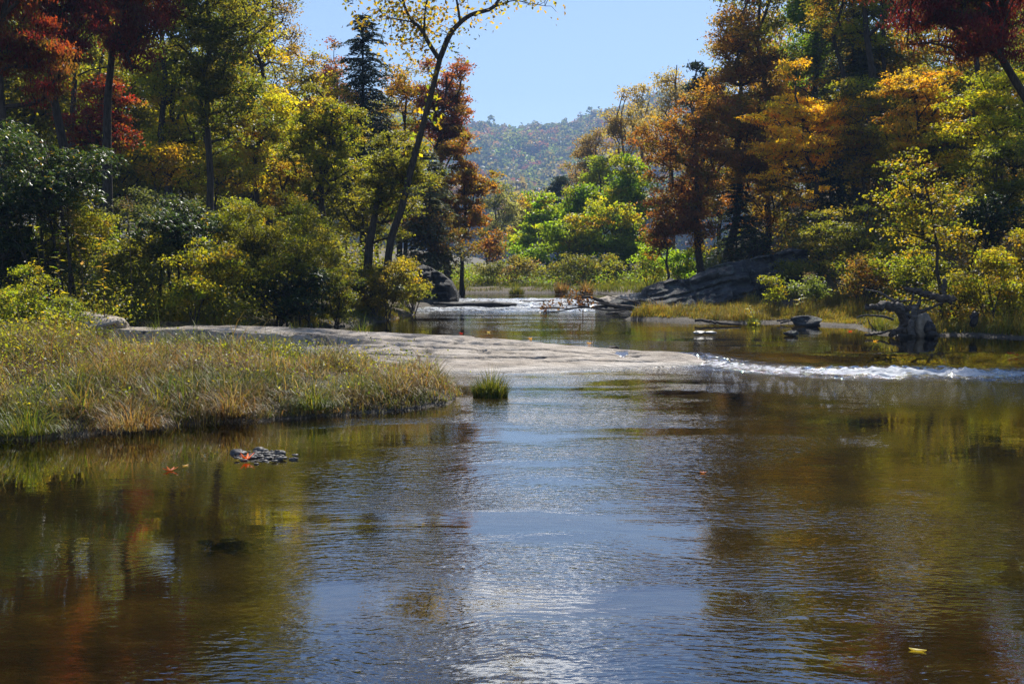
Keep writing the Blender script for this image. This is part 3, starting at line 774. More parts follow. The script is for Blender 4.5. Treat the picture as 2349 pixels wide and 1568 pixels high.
REG = []
def tree(name, label, pal, u, d, vtop, vbot, wpx, seed, cat='tree', ub=None, shape='round', dens=1.0, lpx=3.0, droop=0.0,
         stems=1, up=0.25, bark='bark', mat='leaf', group=None, trunk_r=None, aspect=0.62, nclus=None, flat=0.6, crown_y=1.0, tint=None, spread=1.0):
    rng = RNG(seed)
    ub = u if ub is None else ub
    bx = at(ub, 601, d)[0]; bz = gh(bx, d)
    base = np.array([bx, d, bz - 0.1])
    px = d / FPX                               # metres per view pixel
    zt, zb = at(u, vtop, d)[2], at(u, vbot, d)[2]
    zb = max(zb, bz + 0.2)
    c = np.array([at(u, (vtop + vbot) / 2, d)[0], d + rng.uniform(-.3, .3), (zt + zb) / 2])
    rx = wpx / 2 * px; rz = max((zt - zb) / 2, 0.3); ry = rx * crown_y
    root = empty(name, base)
    H = zt - base[2]
    rt = trunk_r or max(0.05, 0.0155 * H)
    area = wpx * (zt - zb) / px / 5.26 * 0.785    # crown area in render pixels
    la = lpx * lpx * aspect * 0.5
    nleaf = int(dens * 3.7 * area / la)
    nleaf = max(150, min(nleaf, 60000))
    ncl = nclus or int(np.clip(nleaf / 45, 12, 420))
    att = attract(c, rx, ry, rz, ncl, rng, shape, flat=flat)
    att = att[att[:, 2] > bz + 0.15]
    # trunk(s)
    topz = c[2] + rz * 0.62
    nt = 9
    mid = np.array([bx + (c[0] - bx) * 0.45 + rng.normal(0, .06 * rx), d, base[2] + (topz - base[2]) * 0.5])
    ctrl = [base, mid, np.array([c[0] + rng.normal(0, .1 * rx), c[1], topz])]
    T = spline(ctrl, nt); T[1:] += rng.normal(0, 0.012 * H, (nt - 1, 3)) * np.array([1, 1, 0.2])
    rr = rt * (1 - 0.86 * np.linspace(0, 1, nt)); rr[0] *= 1.35
    mb = MB()
    if stems == 1:
        N, par, r, nt_ = skeleton(T, rr, att, rng, up)
        skeleton_mesh(mb, N, par, r, nt_, thin=0.22 * px * 2.3)
    else:
        ang = np.arctan2(att[:, 1] - c[1], att[:, 0] - c[0]) + rng.normal(0, .4, len(att))
        which = ((ang + math.pi) / (2 * math.pi) * stems).astype(int) % stems
        for s in range(stems):
            A = att[which == s]
            if len(A) == 0: continue
            g = A.mean(0); tp = g + (g - c) * 0.3; tp[2] = base[2] + (A[:, 2].max() - base[2]) * 0.8
            b2 = base + np.array([rng.normal(0, .08 * rx * spread), rng.normal(0, .08 * rx * spread), 0])
            T2 = spline([b2, b2 * .55 + tp * .45 + rng.normal(0, .05 * rx, 3), tp], 7)
            N, par, r, nt_ = skeleton(T2, rt * .7 * (1 - 0.85 * np.linspace(0, 1, 7)), A, rng, up)
            skeleton_mesh(mb, N, par, r, nt_, 6, thin=0.22 * px * 2.3)
    mb.build("trunk" if stems == 1 else "stem", M[bark], root, True)
    per = max(3, int(nleaf / max(len(att), 1)))
    L = lpx * 2.294 * px
    cl = math.sqrt(4 * rx * rz / max(len(att), 1)) * 0.62
    V, F, C = leaf_cloud(att, per, cl, cl * flat * 0.8, L, L * aspect, PAL[pal], rng, droop, pal2=PAL.get(MIX.get(pal)))
    cr = mesh_obj("crown" if cat != 'shrub' else "foliage", V, F, M[mat], root, C)
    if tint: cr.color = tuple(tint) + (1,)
    tag(root, label, cat, group)
    REG.append((root, nleaf))
    return root

def conifer(name, label, u, d, vtop, vbot, wpx, seed, pal='hemlock', dens=1.0, group=None, ub=None, droop=0.35, lpx=3.2):
    rng = RNG(seed)
    ub = u if ub is None else ub
    bx = at(ub, 601, d)[0]; bz = gh(bx, d); px = d / FPX
    base = np.array([bx, d, bz - .1])
    zt, zb = at(u, vtop, d)[2], max(at(u, vbot, d)[2], bz + 0.4)
    tip = np.array([at(u, vtop, d)[0], d, zt]); Rm = wpx / 2 * px
    root = empty(name, base)
    T = spline([base, (base + tip) / 2, tip], 10)
    rt = 0.016 * (zt - bz)
    mb = MB(); V, F = sweep(T, rt * (1 - 0.93 * np.linspace(0, 1, 10)), 8); mb.add(V, F)
    c, a, lev = [], [], 0
    n_lev = int(np.clip((zt - zb) / px / 8.5, 14, 80))
    p0s, p1s, rs = [], [], []
    for i in range(n_lev):
        t = (i + rng.uniform(0, .6)) / n_lev
        z = zb + (zt - zb) * t
        f = (z - base[2]) / (zt - base[2]); o = base + (tip - base) * f
        for k in range(rng.integers(3, 6)):
            az = rng.uniform(0, 2 * math.pi); Lb = Rm * (1 - t) ** 0.55 * rng.uniform(0.4, 1.2) + 0.16
            dr = np.array([math.cos(az), math.sin(az), 0])
            m = max(4, int(Lb / (px * 7)))
            s = np.linspace(0, 1, m + 1)
            P = o + dr * (s * Lb)[:, None] + np.array([0, 0, 1]) * ((0.28 * s * (1 - s) * 2 - droop * s ** 2) * Lb * (0.5 + 0.5 * (1 - t)) + 0.25 * t * s * Lb)[:, None]
            P[1:] += rng.normal(0, 0.02 * Lb, (m, 3))
            p0s.append(P[:-1]); p1s.append(P[1:]); rs.append(np.full(m, max(0.006, 0.012 * Lb)) * (1 - .7 * s[:-1]))
            per = max(2, int(round(15 * dens)))
            w = np.repeat(P[1:], per, 0); sw = np.repeat(s[1:], per)
            side = np.array([-dr[1], dr[0], 0])
            off = rng.uniform(-1, 1, len(w)) * (0.34 * Lb * (1 - 0.55 * sw) + 0.1) * (sw > 0.15)
            q = w + side * off[:, None] + dr * (rng.uniform(-.5, .5, len(w)) * Lb / m)[:, None]
            q[:, 2] -= np.abs(off) * 0.25 + rng.uniform(0, .05, len(w)) * Lb
            c.append(q); a.append(nrm(dr * 0.7 + side * np.sign(off)[:, None] * 0.7 + rng.normal(0, .25, (len(w), 3)) - np.array([0, 0, .25])))
    p0, p1, r_ = np.concatenate(p0s), np.concatenate(p1s), np.concatenate(rs)
    V, F = tubes(p0, p1, r_, r_ * .75, 3); mb.add(V, F)
    mb.build("trunk", M['bark'], root, True)
    c, a = np.concatenate(c), np.concatenate(a)
    nn = nrm(rng.normal(size=c.shape) * .45 + np.array([0, 0, 1.0])); nn = nrm(nn - a * np.sum(a * nn, 1, keepdims=True))
    L = lpx * 2.294 * px * rng.uniform(.7, 1.4, len(c))
    V, F = leaves(c, a, nn, L, L * 0.42)
    mesh_obj("crown", V, F, M['needle'], root, np.repeat(pick(PAL[pal], len(c), rng, .22), 4, 0))
    tag(root, label, 'tree', group)
    return root

# --- left bank, from the left edge to the rapids
tree("sourwood_tree", "red and rust drooping-leaved tree at the far left edge of the woods", 'rust', 10, 26, -360, 330, 300, 1, droop=1.2, lpx=3.6, aspect=.4, dens=1.2)
tree("sourwood_tree", "deep crimson tree beside the rust-red one, high above the rhododendron", 'crimson', 120, 29, -380, 190, 240, 2, droop=1.2, lpx=3.5, aspect=.4, dens=1.1)
tree("sourwood_tree", "crimson drooping tree with a dark leaning trunk, rightmost of the red trees on the left", 'crimson', 300, 32, -370, 290, 240, 3, droop=1.2, lpx=3.3, aspect=.4, ub=215, dens=1.0)
tree("maple_tree", "small rust and olive tree under the crimson crowns, behind the rhododendron", 'rust', 235, 36, 160, 400, 200, 4, dens=.9)
tree("oak_tree", "tall dark green tree with one straight black trunk, right of the crimson trees", 'dark', 490, 34, -240, 420, 260, 5, dens=.85, trunk_r=.17)
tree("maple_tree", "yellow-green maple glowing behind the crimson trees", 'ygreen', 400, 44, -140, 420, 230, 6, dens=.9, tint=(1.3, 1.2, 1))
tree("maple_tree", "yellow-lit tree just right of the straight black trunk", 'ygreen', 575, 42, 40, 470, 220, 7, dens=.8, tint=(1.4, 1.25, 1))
tree("birch_tree", "half-bare tree with fine bronze twigs leaning into the open sky", 'brown', 620, 48, -70, 260, 190, 8, dens=.35, lpx=2.4, up=.6)
tree("birch_tree", "golden thin-crowned tree left of the tall dark conifer", 'gold', 705, 50, 70, 420, 190, 9, dens=.7, lpx=2.6)
tree("maple_tree", "scarlet-topped tree peeping out left of the dark conifer", 'red', 775, 66, 85, 330, 120, 10, dens=.6, lpx=2.5)
conifer("hemlock_tree", "tall dark feathery conifer standing against the sky left of the sycamore", 832, 52, 30, 430, 200, 11)
tree("hornbeam_tree", "olive small-leaved tree with a thick dark trunk, left of the leaning trunks", 'olive', 745, 37, 185, 500, 220, 12, dens=1.0, lpx=2.5, trunk_r=.2)
tree("maple_tree", "gold and red speckled tree just right of the dark conifer", 'gold', 925, 55, 120, 400, 130, 13, dens=.6, lpx=2.6)
tree("hornbeam_tree", "olive leafy tree with layered sprays on a thick leaning trunk at the bank", 'olive', 905, 35, 245, 575, 215, 14, ub=822, dens=.85, lpx=2.5, trunk_r=.21, flat=.4)
tree("maple_tree", "rosy red maple against the sky, right of the leaning sycamore", 'red', 1025, 54, 105, 400, 175, 15, dens=1.1, lpx=2.5, shape='up', up=.7)
tree("maple_tree", "burnt orange maple below the rosy red one, over the cliff", 'orange', 1060, 50, 310, 610, 165, 16, dens=1.3, lpx=2.6)
conifer("hemlock_tree", "small grey-green conifer over the dark cliff, drooping", 985, 44.5, 350, 610, 170, 17, 'grey', .9)
tree("maple_tree", "brown-orange low tree hanging above the cliff top", 'orange', 1010, 45, 470, 640, 190, 19, dens=.7, lpx=2.6, tint=(.6, .8, .8))
tree("maple_tree", "dim olive understory tree behind the thick leaning trunk", 'olive', 830, 43, 330, 560, 200, 20, dens=.8)
tree("maple_tree", "lime-leaved understory tree low between the dark trunks on the left", 'lime', 500, 40, 330, 470, 190, 21, dens=.6)
tree("maple_tree", "amber understory tree left of the olive small-leaved tree", 'gold', 650, 43, 330, 520, 190, 22, dens=.8)
tree("maple_tree", "yellow understory tree low behind the rhododendron's right flank", 'yellow', 370, 38, 300, 440, 150, 23, dens=.55)

for k, (u, d, ub, pal, lab) in enumerate([
        (-40, 40, -60, 'olive', "very tall olive tree off the left edge, crown above the frame"),
        (190, 44, 170, 'dark', "very tall dark tree behind the crimson pair, crown above the frame"),
        (370, 43, 385, 'ygreen', "very tall yellow-green tree left of the straight black trunk, crown above the frame"),
        (570, 50, 560, 'olive', "very tall olive tree behind the half-bare one, crown above the frame")]):
    tree("oak_tree", lab, pal, u, d, -470, 240, 260, 230 + k, ub=ub, dens=.75, trunk_r=.2)
# leaning sycamore with its fork (built limb by limb)
def sycamore():
    d = 34.0
    root = empty("sycamore_tree", [at(878, 601, d)[0], d, gh(at(878, 601, d)[0], d) - .1])
    root.name = "sycamore_tree"
    rng = RNG(77); mb = MB(); tips = []
    def limb(pts, r0, r1, n=26, dy=0.0):
        C = np.array([list(at(u, v, d + k)) for u, v, k in pts])
        P = spline(C, n); rr = r0 + (r1 - r0) * np.linspace(0, 1, n) ** 0.8
        V, F = sweep(P, rr, 10, 0.05, 5); mb.add(V, F)
        return P
    b = np.array(root.location)
    low = [(b[0], d, b[2])]
    C = np.array(low + [list(at(u, v, d)) for u, v in ((895, 560), (922, 476), (944, 384), (966, 304), (988, 220), (1010, 132))])
    P = spline(C, 44); V, F = sweep(P, 0.135 - 0.05 * np.linspace(0, 1, 44), 12, 0.06, 4); mb.add(V, F)
    R1 = limb([(1010, 132, 0), (1032, 80, .1), (1056, 52, .2), (1083, 33, .3), (1127, 20, .5), (1150, -10, .8), (1175, -60, 1.2), (1190, -130, 1.6), (1195, -210, 1.8)], .10, .035)
    R1b = limb([(1127, 20, .5), (1175, 2, .3), (1215, 8, 0), (1250, 14, -.3)], .03, .008, 14)
    R1c = limb([(1056, 52, .2), (1050, 15, .3), (1043, -40, .6), (1050, -130, .8), (1060, -230, .9)], .05, .02, 14)
    Lb = limb([(1008, 136, 0), (990, 110, -.1), (973, 80, -.3), (960, 60, -.4), (948, 51, -.5), (930, 20, -.6), (915, -40, -.8), (905, -140, -1), (930, -210, -1)], .085, .025)
    Lc = limb([(973, 80, -.3), (975, 30, -.4), (985, -30, -.5), (1000, -150, -.6)], .045, .02, 14)
    Ld = limb([(948, 51, -.5), (915, 45, -.7), (885, 38, -.9), (870, 20, -1)], .03, .008, 14)
    Le = limb([(925, 10, -.6), (890, -20, -1), (840, -15, -1.4), (795, 8, -1.6)], .03, .008, 16)
    att = []
    for P_, n, s in ((R1b, 10, .3), (R1, 22, .5), (R1c, 18, .55), (Lb, 34, .6), (Lc, 30, .6), (Ld, 18, .4), (Le, 12, .3)):
        i = rng.integers(len(P_) // 5, len(P_), n); att.append(P_[i] + rng.normal(0, s, (n, 3)) * np.array([1, 1, .6]))
    c0 = at(960, 65, d)
    att.append(c0 + rng.normal(size=(42, 3)) * np.array([.75, .7, .7]))
    c1 = at(1050, -225, d)
    att.append(c1 + rng.normal(size=(170, 3)) * np.array([1.9, 1.6, .75]))
    att = np.concatenate(att)
    spine = np.concatenate([P[38:], Lb, Lc, Ld, Le, R1, R1b, R1c])
    q = np.argmin(np.linalg.norm(att[:, None] - spine[None], axis=2), 1)
    mid = (att + spine[q]) / 2 + rng.normal(0, .06, att.shape)
    V, F = tubes(spine[q], mid, np.full(len(q), .012), np.full(len(q), .009), 3); mb.add(V, F)
    V, F = tubes(mid, att, np.full(len(q), .009), np.full(len(q), .006), 3); mb.add(V, F)
    mb.build("trunk", M['bark'], root, True)
    # leaves down the shaft too
    sh = P[rng.integers(10, 40, 26)] + rng.normal(size=(26, 3)) * np.array([.35, .3, .3])
    pal = [(4, (0.22, 0.17, 0.02)), (3, (0.17, 0.15, 0.02)), (2, (0.24, 0.14, 0.02)), (1, (0.10, 0.12, 0.02))]
    V, F, Cc = leaf_cloud(att, 11, .24, .2, .135, .11, pal, rng, .3, jit=.22)
    V2, F2, C2 = leaf_cloud(sh, 6, .16, .16, .15, .13, PAL['lime'], rng, .3)
    F2 = F2 + len(V)
    mesh_obj("crown", np.concatenate([V, V2]), np.concatenate([F, F2]), M['leaf'], root, np.concatenate([Cc, C2]))
    tag(root, "tall sycamore leaning right over the river, forked against the open sky", "tree")
sycamore()

# --- right bank
tree("maple_tree", "orange maple at the river bend with a dark trunk beside the sloping slab", 'orange', 1570, 45, 150, 610, 220, 31, ub=1612, dens=1.0, lpx=2.6, trunk_r=.2)
tree("maple_tree", "tallest orange maple, reaching above the frame left of the dark conifer", 'orange', 1705, 49, -50, 560, 270, 32, dens=.95, lpx=2.6, ub=1680, trunk_r=.24)
tree("tulip_tree", "pale thin-leaved tree, taller of the two bare ones behind the green saplings", 'pale', 1428, 80, 180, 440, 110, 33, dens=.42, lpx=2.1, shape='up', up=1.2, bark='pale_bark', nclus=150)
tree("tulip_tree", "brownish thin tree left of the tall pale one, below the hill skyline", 'brown', 1362, 100, 275, 450, 110, 34, dens=.6, lpx=2.1, shape='up', up=1.0, bark='pale_bark')
tree("tulip_tree", "grey bare-topped tree showing left above the orange maple", 'pale', 1540, 72, 92, 400, 130, 35, dens=.3, lpx=2.2, shape='up', up=1.1, bark='pale_bark', nclus=140)
tree("tulip_tree", "slim bare pale tree tucked against the left side of the orange maple", 'pale', 1475, 84, 175, 440, 80, 46, dens=.4, lpx=2.1, shape='up', up=1.2, bark='pale_bark', nclus=110)
tree("pine_tree", "blue-green pine tip rising behind the orange maples", "hemlock", 1602, 64, 84, 420, 130, 36, shape="cone", lpx=2.6, mat="needle", flat=.5, nclus=260, dens=1.2)
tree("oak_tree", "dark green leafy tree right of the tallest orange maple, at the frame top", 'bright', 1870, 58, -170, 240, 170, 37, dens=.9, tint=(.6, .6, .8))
conifer("hemlock_tree", "large grey-green hemlock high behind the yellow tree", 1960, 54, -160, 360, 280, 38, 'grey', 1.0, lpx=3.0)
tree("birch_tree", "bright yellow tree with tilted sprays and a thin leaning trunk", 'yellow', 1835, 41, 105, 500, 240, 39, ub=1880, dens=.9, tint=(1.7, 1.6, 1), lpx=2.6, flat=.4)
tree("birch_tree", "olive-gold tree right of the bright yellow one", 'gold', 1985, 40, 150, 480, 210, 40, dens=.7, lpx=2.7, flat=.45, tint=(.8, .9, 1))
tree("sourwood_tree", "crimson tree hanging in from the upper right corner on a dark leaning limb", 'crimson', 2200, 26, -330, 210, 430, 41, ub=2470, droop=1.2, lpx=3.6, aspect=.4, dens=1.15, trunk_r=.2)
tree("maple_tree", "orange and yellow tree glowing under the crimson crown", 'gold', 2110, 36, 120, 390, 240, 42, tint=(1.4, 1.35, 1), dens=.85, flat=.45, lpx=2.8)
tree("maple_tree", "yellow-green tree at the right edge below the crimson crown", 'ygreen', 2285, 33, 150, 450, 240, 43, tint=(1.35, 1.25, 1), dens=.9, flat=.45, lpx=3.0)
tree("hornbeam_tree", "olive fine-leaved tree low at the right edge above the dark shrubs", 'olive', 2270, 31, 310, 520, 210, 44, dens=.8, lpx=2.6)
conifer("hemlock_tree", "dim dark understory hemlock between the black trunks on the right slope", 1905, 46, 320, 590, 200, 45, 'hemlock', .8)
conifer("hemlock_tree", "small dark hemlock right behind the sloping slab's upper end", 1690, 47, 420, 600, 150, 47, 'hemlock', .8)
tree("maple_tree", "amber understory tree left of the thin leaning trunk", 'gold', 1760, 48, 340, 560, 170, 48, dens=.6, tint=(.8, .8, .8))
tree("maple_tree", "russet understory tree deep behind the bright sycamore sapling", 'orange', 2080, 46, 330, 560, 180, 49, dens=.6)
tree("maple_tree", "orange low branch tree hanging beside the bend, over bright green shrubs", 'orange', 1530, 44, 430, 610, 130, 50, dens=.9, lpx=2.6)
tree("sycamore_sapling", "young sycamore with bright lime and yellow leaves behind the driftwood", 'lime', 2120, 27, 330, 640, 240, 51, ub=2165, dens=.34, tint=(.7, .75, .9), lpx=2.9, aspect=.85, trunk_r=.07, flat=.4, cat='tree')
tree("beech_tree", "fine olive spray of a small tree leaning over the right grass bank", 'olive', 1930, 34, 470, 620, 230, 52, ub=2010, dens=.55, lpx=2.6, flat=.3)
# dark straight trunks on the right slope: tall trees whose crowns are above the frame
for k, (u, d, ubs, pal, lab) in enumerate([
        (1745, 52, 1752, 'olive', "tall tree with a dark straight trunk left of the leaning yellow tree"),
        (1935, 50, 1925, 'gold', "tall tree with a black trunk under the large hemlock"),
        (1985, 47, 1978, 'ygreen', "tall tree with the thickest black trunk on the right slope"),
        (2040, 52, 2022, 'olive', "tall thin black-trunked tree left of the russet understory"),
        (2240, 40, 2225, 'olive', "tall dark tree whose trunk stands behind the lime sapling"),]):
    tree("oak_tree", lab, pal, u, d, -280, 160, 230, 200 + k, ub=ubs, dens=.7, trunk_r=.2 if k != 2 else .3)
# --- valley floor, centre
tree("sycamore_sapling", "bright green leafy tree at the left of the meadow edge", 'bright', 1255, 68, 430, 655, 200, 61, dens=1.2, lpx=2.7, aspect=.8, shape='cone', cat='tree')
tree("sycamore_sapling", "rounded deep green tree in the middle of the meadow edge", 'bright', 1340, 66, 400, 655, 180, 62, dens=1.2, lpx=2.7, aspect=.8, shape='cone', tint=(.75, .8, .8))
tree("sycamore_sapling", "bright green tree beside the orange maple, widest on the meadow edge", 'bright', 1440, 65, 355, 655, 235, 63, dens=1.25, lpx=2.8, aspect=.8, shape='cone')
tree("sycamore_sapling", "yellow-green pointed tree behind the bright green ones", 'ygreen', 1378, 78, 330, 520, 115, 64, dens=.9, lpx=2.5, shape='cone', tint=(.85, 1.05, 1))
tree("sycamore_sapling", "low bright green tree at the left foot of the meadow thicket", 'bright', 1205, 67, 515, 630, 90, 65, dens=1.0, lpx=2.7, aspect=.8)
tree("sycamore_sapling", "yellowish green tree low in front of the deep green one on the meadow edge", 'bright', 1305, 62, 475, 655, 150, 72, dens=1.1, lpx=2.7, aspect=.8, tint=(1.15, 1.02, 1))
tree("sycamore_sapling", "yellowish green tree low in front of the widest green one on the meadow edge", 'bright', 1395, 61, 440, 655, 160, 73, dens=1.1, lpx=2.7, aspect=.8, tint=(1.1, 1, 1))
tree("willow_tree", "hazy grey-green tree below the far hill, left of the small orange tree", 'grey', 1145, 92, 405, 590, 100, 66, dens=.8, lpx=2.2)
tree("maple_tree", "small orange tree in the gap below the far hill", 'gold', 1212, 98, 420, 580, 70, 67, dens=.8, lpx=2.2)
tree("maple_tree", "orange and green bush-like tree at the left end of the meadow", 'orange', 1118, 64, 520, 640, 95, 68, dens=.8, lpx=2.5)
tree("pine_tree", "dark conifer in the gap left of the pale bare trees", "hemlock", 1278, 104, 385, 560, 70, 69, shape="cone", lpx=2.3, mat="needle", flat=.35)
tree("maple_tree", "brown hazy tree right of the dark conifer in the gap", 'brown', 1322, 112, 330, 520, 90, 70, dens=.8, lpx=2.1)
tree("maple_tree", "olive hazy tree behind the small orange tree in the gap", 'olive', 1180, 118, 450, 600, 90, 71, dens=.8, lpx=2.1)

# deep rows behind: copies of four trees, each with its parts
def copy_tree(src, loc, rz, s, label, group, tint):
    c = src.copy(); COL.objects.link(c)
    c.location = loc; c.rotation_euler = (0, 0, rz); c.scale = (s, s, s)
    c['label'] = label; c['group'] = group
    for ch in src.children:
        k = ch.copy(); COL.objects.link(k); k.parent = c
        if k.name.startswith("crown"): k.color = tint
    return c
protoL = [tree("forest_tree", "backlit yellow-green tree filling the deep woods of the left bank", 'ygreen', -60, 58, -60, 590, 330, 301, dens=.55, lpx=3.0, group="trees deep in the left woods"),
          tree("forest_tree", "dim olive tree filling the deep woods of the left bank", 'olive', 120, 62, -100, 590, 330, 302, dens=.55, lpx=3.0, group="olive trees deep in the left woods")]
protoR = [tree("forest_tree", "backlit gold tree filling the deep woods of the right slope", 'gold', 1800, 66, -40, 590, 330, 303, dens=.55, lpx=3.0, group="trees deep in the right woods"),
          tree("forest_tree", "dim dark green tree filling the deep woods of the right slope", 'dark', 1920, 72, -60, 590, 330, 304, dens=.55, lpx=3.0, group="dark trees deep in the right woods")]
rng = RNG(9)
for k, (u, d) in enumerate([(260, 60), (400, 66), (520, 58), (620, 72), (700, 62), (790, 76), (-180, 52), (20, 72), (330, 78), (470, 82), (870, 68), (560, 84), (180, 84), (90, 52), (240, 50), (360, 54), (450, 52), (600, 54), (680, 54), (760, 60), (840, 58), (-100, 46), (930, 62), (-260, 60), (-80, 80)]):
    s = protoL[k % 2]; x = at(u, 601, d)[0]
    copy_tree(s, (x, d, gh(x, d) - .1), rng.uniform(0, 6.28), rng.uniform(.85, 1.1) * (1.15 if u < 330 else .78 if u < 600 else .62), s['label'], s['group'], (1, 1, 1, 1))
for k, (u, d) in enumerate([(2040, 64), (2160, 60), (2280, 56), (2400, 60), (2500, 48), (1850, 84), (1980, 86), (2120, 80), (2260, 76), (2400, 78), (1740, 76), (2560, 64), (2000, 56), (2090, 54), (2190, 52), (2330, 48), (1800, 60), (1880, 62), (1650, 70), (2450, 42), (1950, 96), (2200, 100), (2620, 52), (2420, 96)]):
    s = protoR[k % 2]; x = at(u, 601, d)[0]
    copy_tree(s, (x, d, gh(x, d) - .1), rng.uniform(0, 6.28), rng.uniform(.65, .9), s['label'], s['group'], (1, 1, 1, 1))

# ------------------------------------------------------------------ shrubs
def shrub(name, label, pal, u, d, vtop, vbot, wpx, seed, **k):
    k.setdefault('stems', 5); k.setdefault('up', .5); k.setdefault('trunk_r', .035); k.setdefault('flat', .7)
    return tree(name, label, pal, u, d, vtop, vbot, wpx, seed, cat='shrub', **k)
def rhododendron(label, u, d, vtop, vbot, wpx, seed, dens=1.0, size=.15):
    rng = RNG(seed); px = d / FPX
    x = at(u, 601, d)[0]; bz = gh(x, d); base = np.array([x, d, bz - .1])
    zt, zb = at(u, vtop, d)[2], max(at(u, vbot, d)[2], bz + .1)
    rx = wpx / 2 * px; rz = (zt - zb) / 2
    c = np.array([x, d, (zt + zb) / 2])
    n = int(np.clip(dens * wpx * (vbot - vtop) * .785 / 38, 90, 2600))
    att = attract(c, rx * .95, rx * .8, rz, n, rng, 'round', nl=26, flat=.75)
    att = att[att[:, 2] > bz + .1]
    root = empty("rhododendron_shrub", base); mb = MB()
    sub = att[rng.permutation(len(att))[:160]]
    for s in range(6):
        A = sub[s::6]; tp = A.mean(0); tp[2] = A[:, 2].max() * .9 + .1 * bz
        b2 = base + np.array([rng.normal(0, .3 * rx), rng.normal(0, .2 * rx), 0])
        N, par, r, nt = skeleton(spline([b2, (b2 + tp) / 2 + rng.normal(0, .12, 3), tp], 7), .045 * (1 - .8 * np.linspace(0, 1, 7)), A, rng, .4)
        skeleton_mesh(mb, N, par, r, nt, 6, .006)
    mb.build("stem", M['bark'], root, True)
    k = 8; nl = len(att) * k
    az = np.tile(np.arange(k) * 2 * math.pi / k, len(att)) + np.repeat(rng.uniform(0, 6, len(att)), k) + rng.normal(0, .2, nl)
    dr = rng.normal(-.25, .35, nl)
    a = nrm(np.stack([np.cos(az), np.sin(az), dr], -1) + np.repeat(rng.normal(0, .3, (len(att), 3)), k, 0))
    L = size * rng.uniform(.7, 1.25, nl)
    nn = nrm(np.array([0, 0, 1.0]) - a * a[:, 2:3] + rng.normal(0, .25, (nl, 3)))
    V, F = leaves(np.repeat(att, k, 0) + a * (L * .5)[:, None], a, nn, L, L * .3)
    col = pick(PAL['rhodo'], nl, rng, .2)
    y = rng.random(nl) < .025; col[y] = pick([(1, (0.35, 0.20, 0.015))], int(y.sum()), rng)
    mesh_obj("foliage", V, F, M['glossy'], root, np.repeat(col, 4, 0))
    tag(root, label, "shrub")
rhododendron("huge dark glossy rhododendron at the far left, taller than a person", 110, 22.5, 190, 690, 400, 401, 1.25, .11)
rhododendron("lower rhododendron in front of the huge one at the left edge", -10, 21.5, 430, 700, 240, 402, 1.0, .11)
rhododendron("dark glossy rhododendron low between the fine twiggy shrubs and the vine-covered bush", 660, 25.5, 590, 745, 260, 403, 1.2, .11)
rhododendron("glossy rhododendron with pale glints left of the twiggy shrub", 400, 25.5, 440, 620, 260, 404, 1.1, .11)
rhododendron("shaded rhododendron under the trees at the right edge", 2270, 29.5, 430, 590, 230, 405, 1.0, .12)
rhododendron("silvery glinting rhododendron behind the sloping slab", 1720, 44, 530, 610, 130, 406, .8, .15)
rhododendron("dark rhododendron at the slab's upper right end", 1870, 40, 500, 640, 170, 407, .9, .11)
rhododendron("dark glossy rhododendron beneath the thick leaning trunk", 870, 32.5, 600, 700, 120, 408, 1.0, .13)
shrub("spicebush_shrub", "wide fine-twigged olive shrub in the middle of the left bank", 'olive', 640, 26.5, 445, 740, 310, 411, dens=1.1, lpx=2.3, stems=7)
shrub("spicebush_shrub", "brown-green twiggy shrub overhanging the pool left of the cliff", 'olive', 880, 31, 585, 745, 190, 412, dens=1.0, lpx=2.3, tint=(1.2, 1, .9))
shrub("spicebush_shrub", "small olive shrub at the pool's left corner, nearest the cliff", 'olive', 945, 34.5, 630, 728, 80, 413, dens=1.0, lpx=2.4)
shrub("spicebush_shrub", "dark thin shrub hanging to the water right of the ledge's back", 'dark', 770, 28, 600, 750, 150, 414, dens=1.0, lpx=2.3)
shrub("spicebush_shrub", "dark shrub overhanging the water at the cliff's left foot", 'dark', 945, 37.0, 640, 722, 80, 420, dens=1.2, lpx=2.4)
shrub("vine_bush", "domed green bush hung with yellow vines, just behind the ledge", 'ygreen', 438, 23.3, 632, 755, 150, 415, dens=1.2, lpx=2.8)
shrub("viburnum_shrub", "bright green sunlit shrub above the vine-hung dome", 'lime', 500, 24.8, 545, 660, 200, 416, dens=.8, lpx=3.0, tint=(.7, .9, 1))
shrub("viburnum_shrub", "olive shrub in the left thicket behind the pale boulder", 'olive', 300, 24.5, 520, 700, 230, 417, dens=.9, lpx=3.0)
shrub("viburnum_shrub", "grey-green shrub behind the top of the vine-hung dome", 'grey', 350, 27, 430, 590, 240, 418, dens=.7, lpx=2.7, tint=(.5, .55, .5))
shrub("viburnum_shrub", "pale green sunlit bush at the left edge above the grass bank", 'ygreen', 25, 17.5, 610, 800, 190, 419, dens=.8, lpx=2.8, tint=(.75, .85, 1))
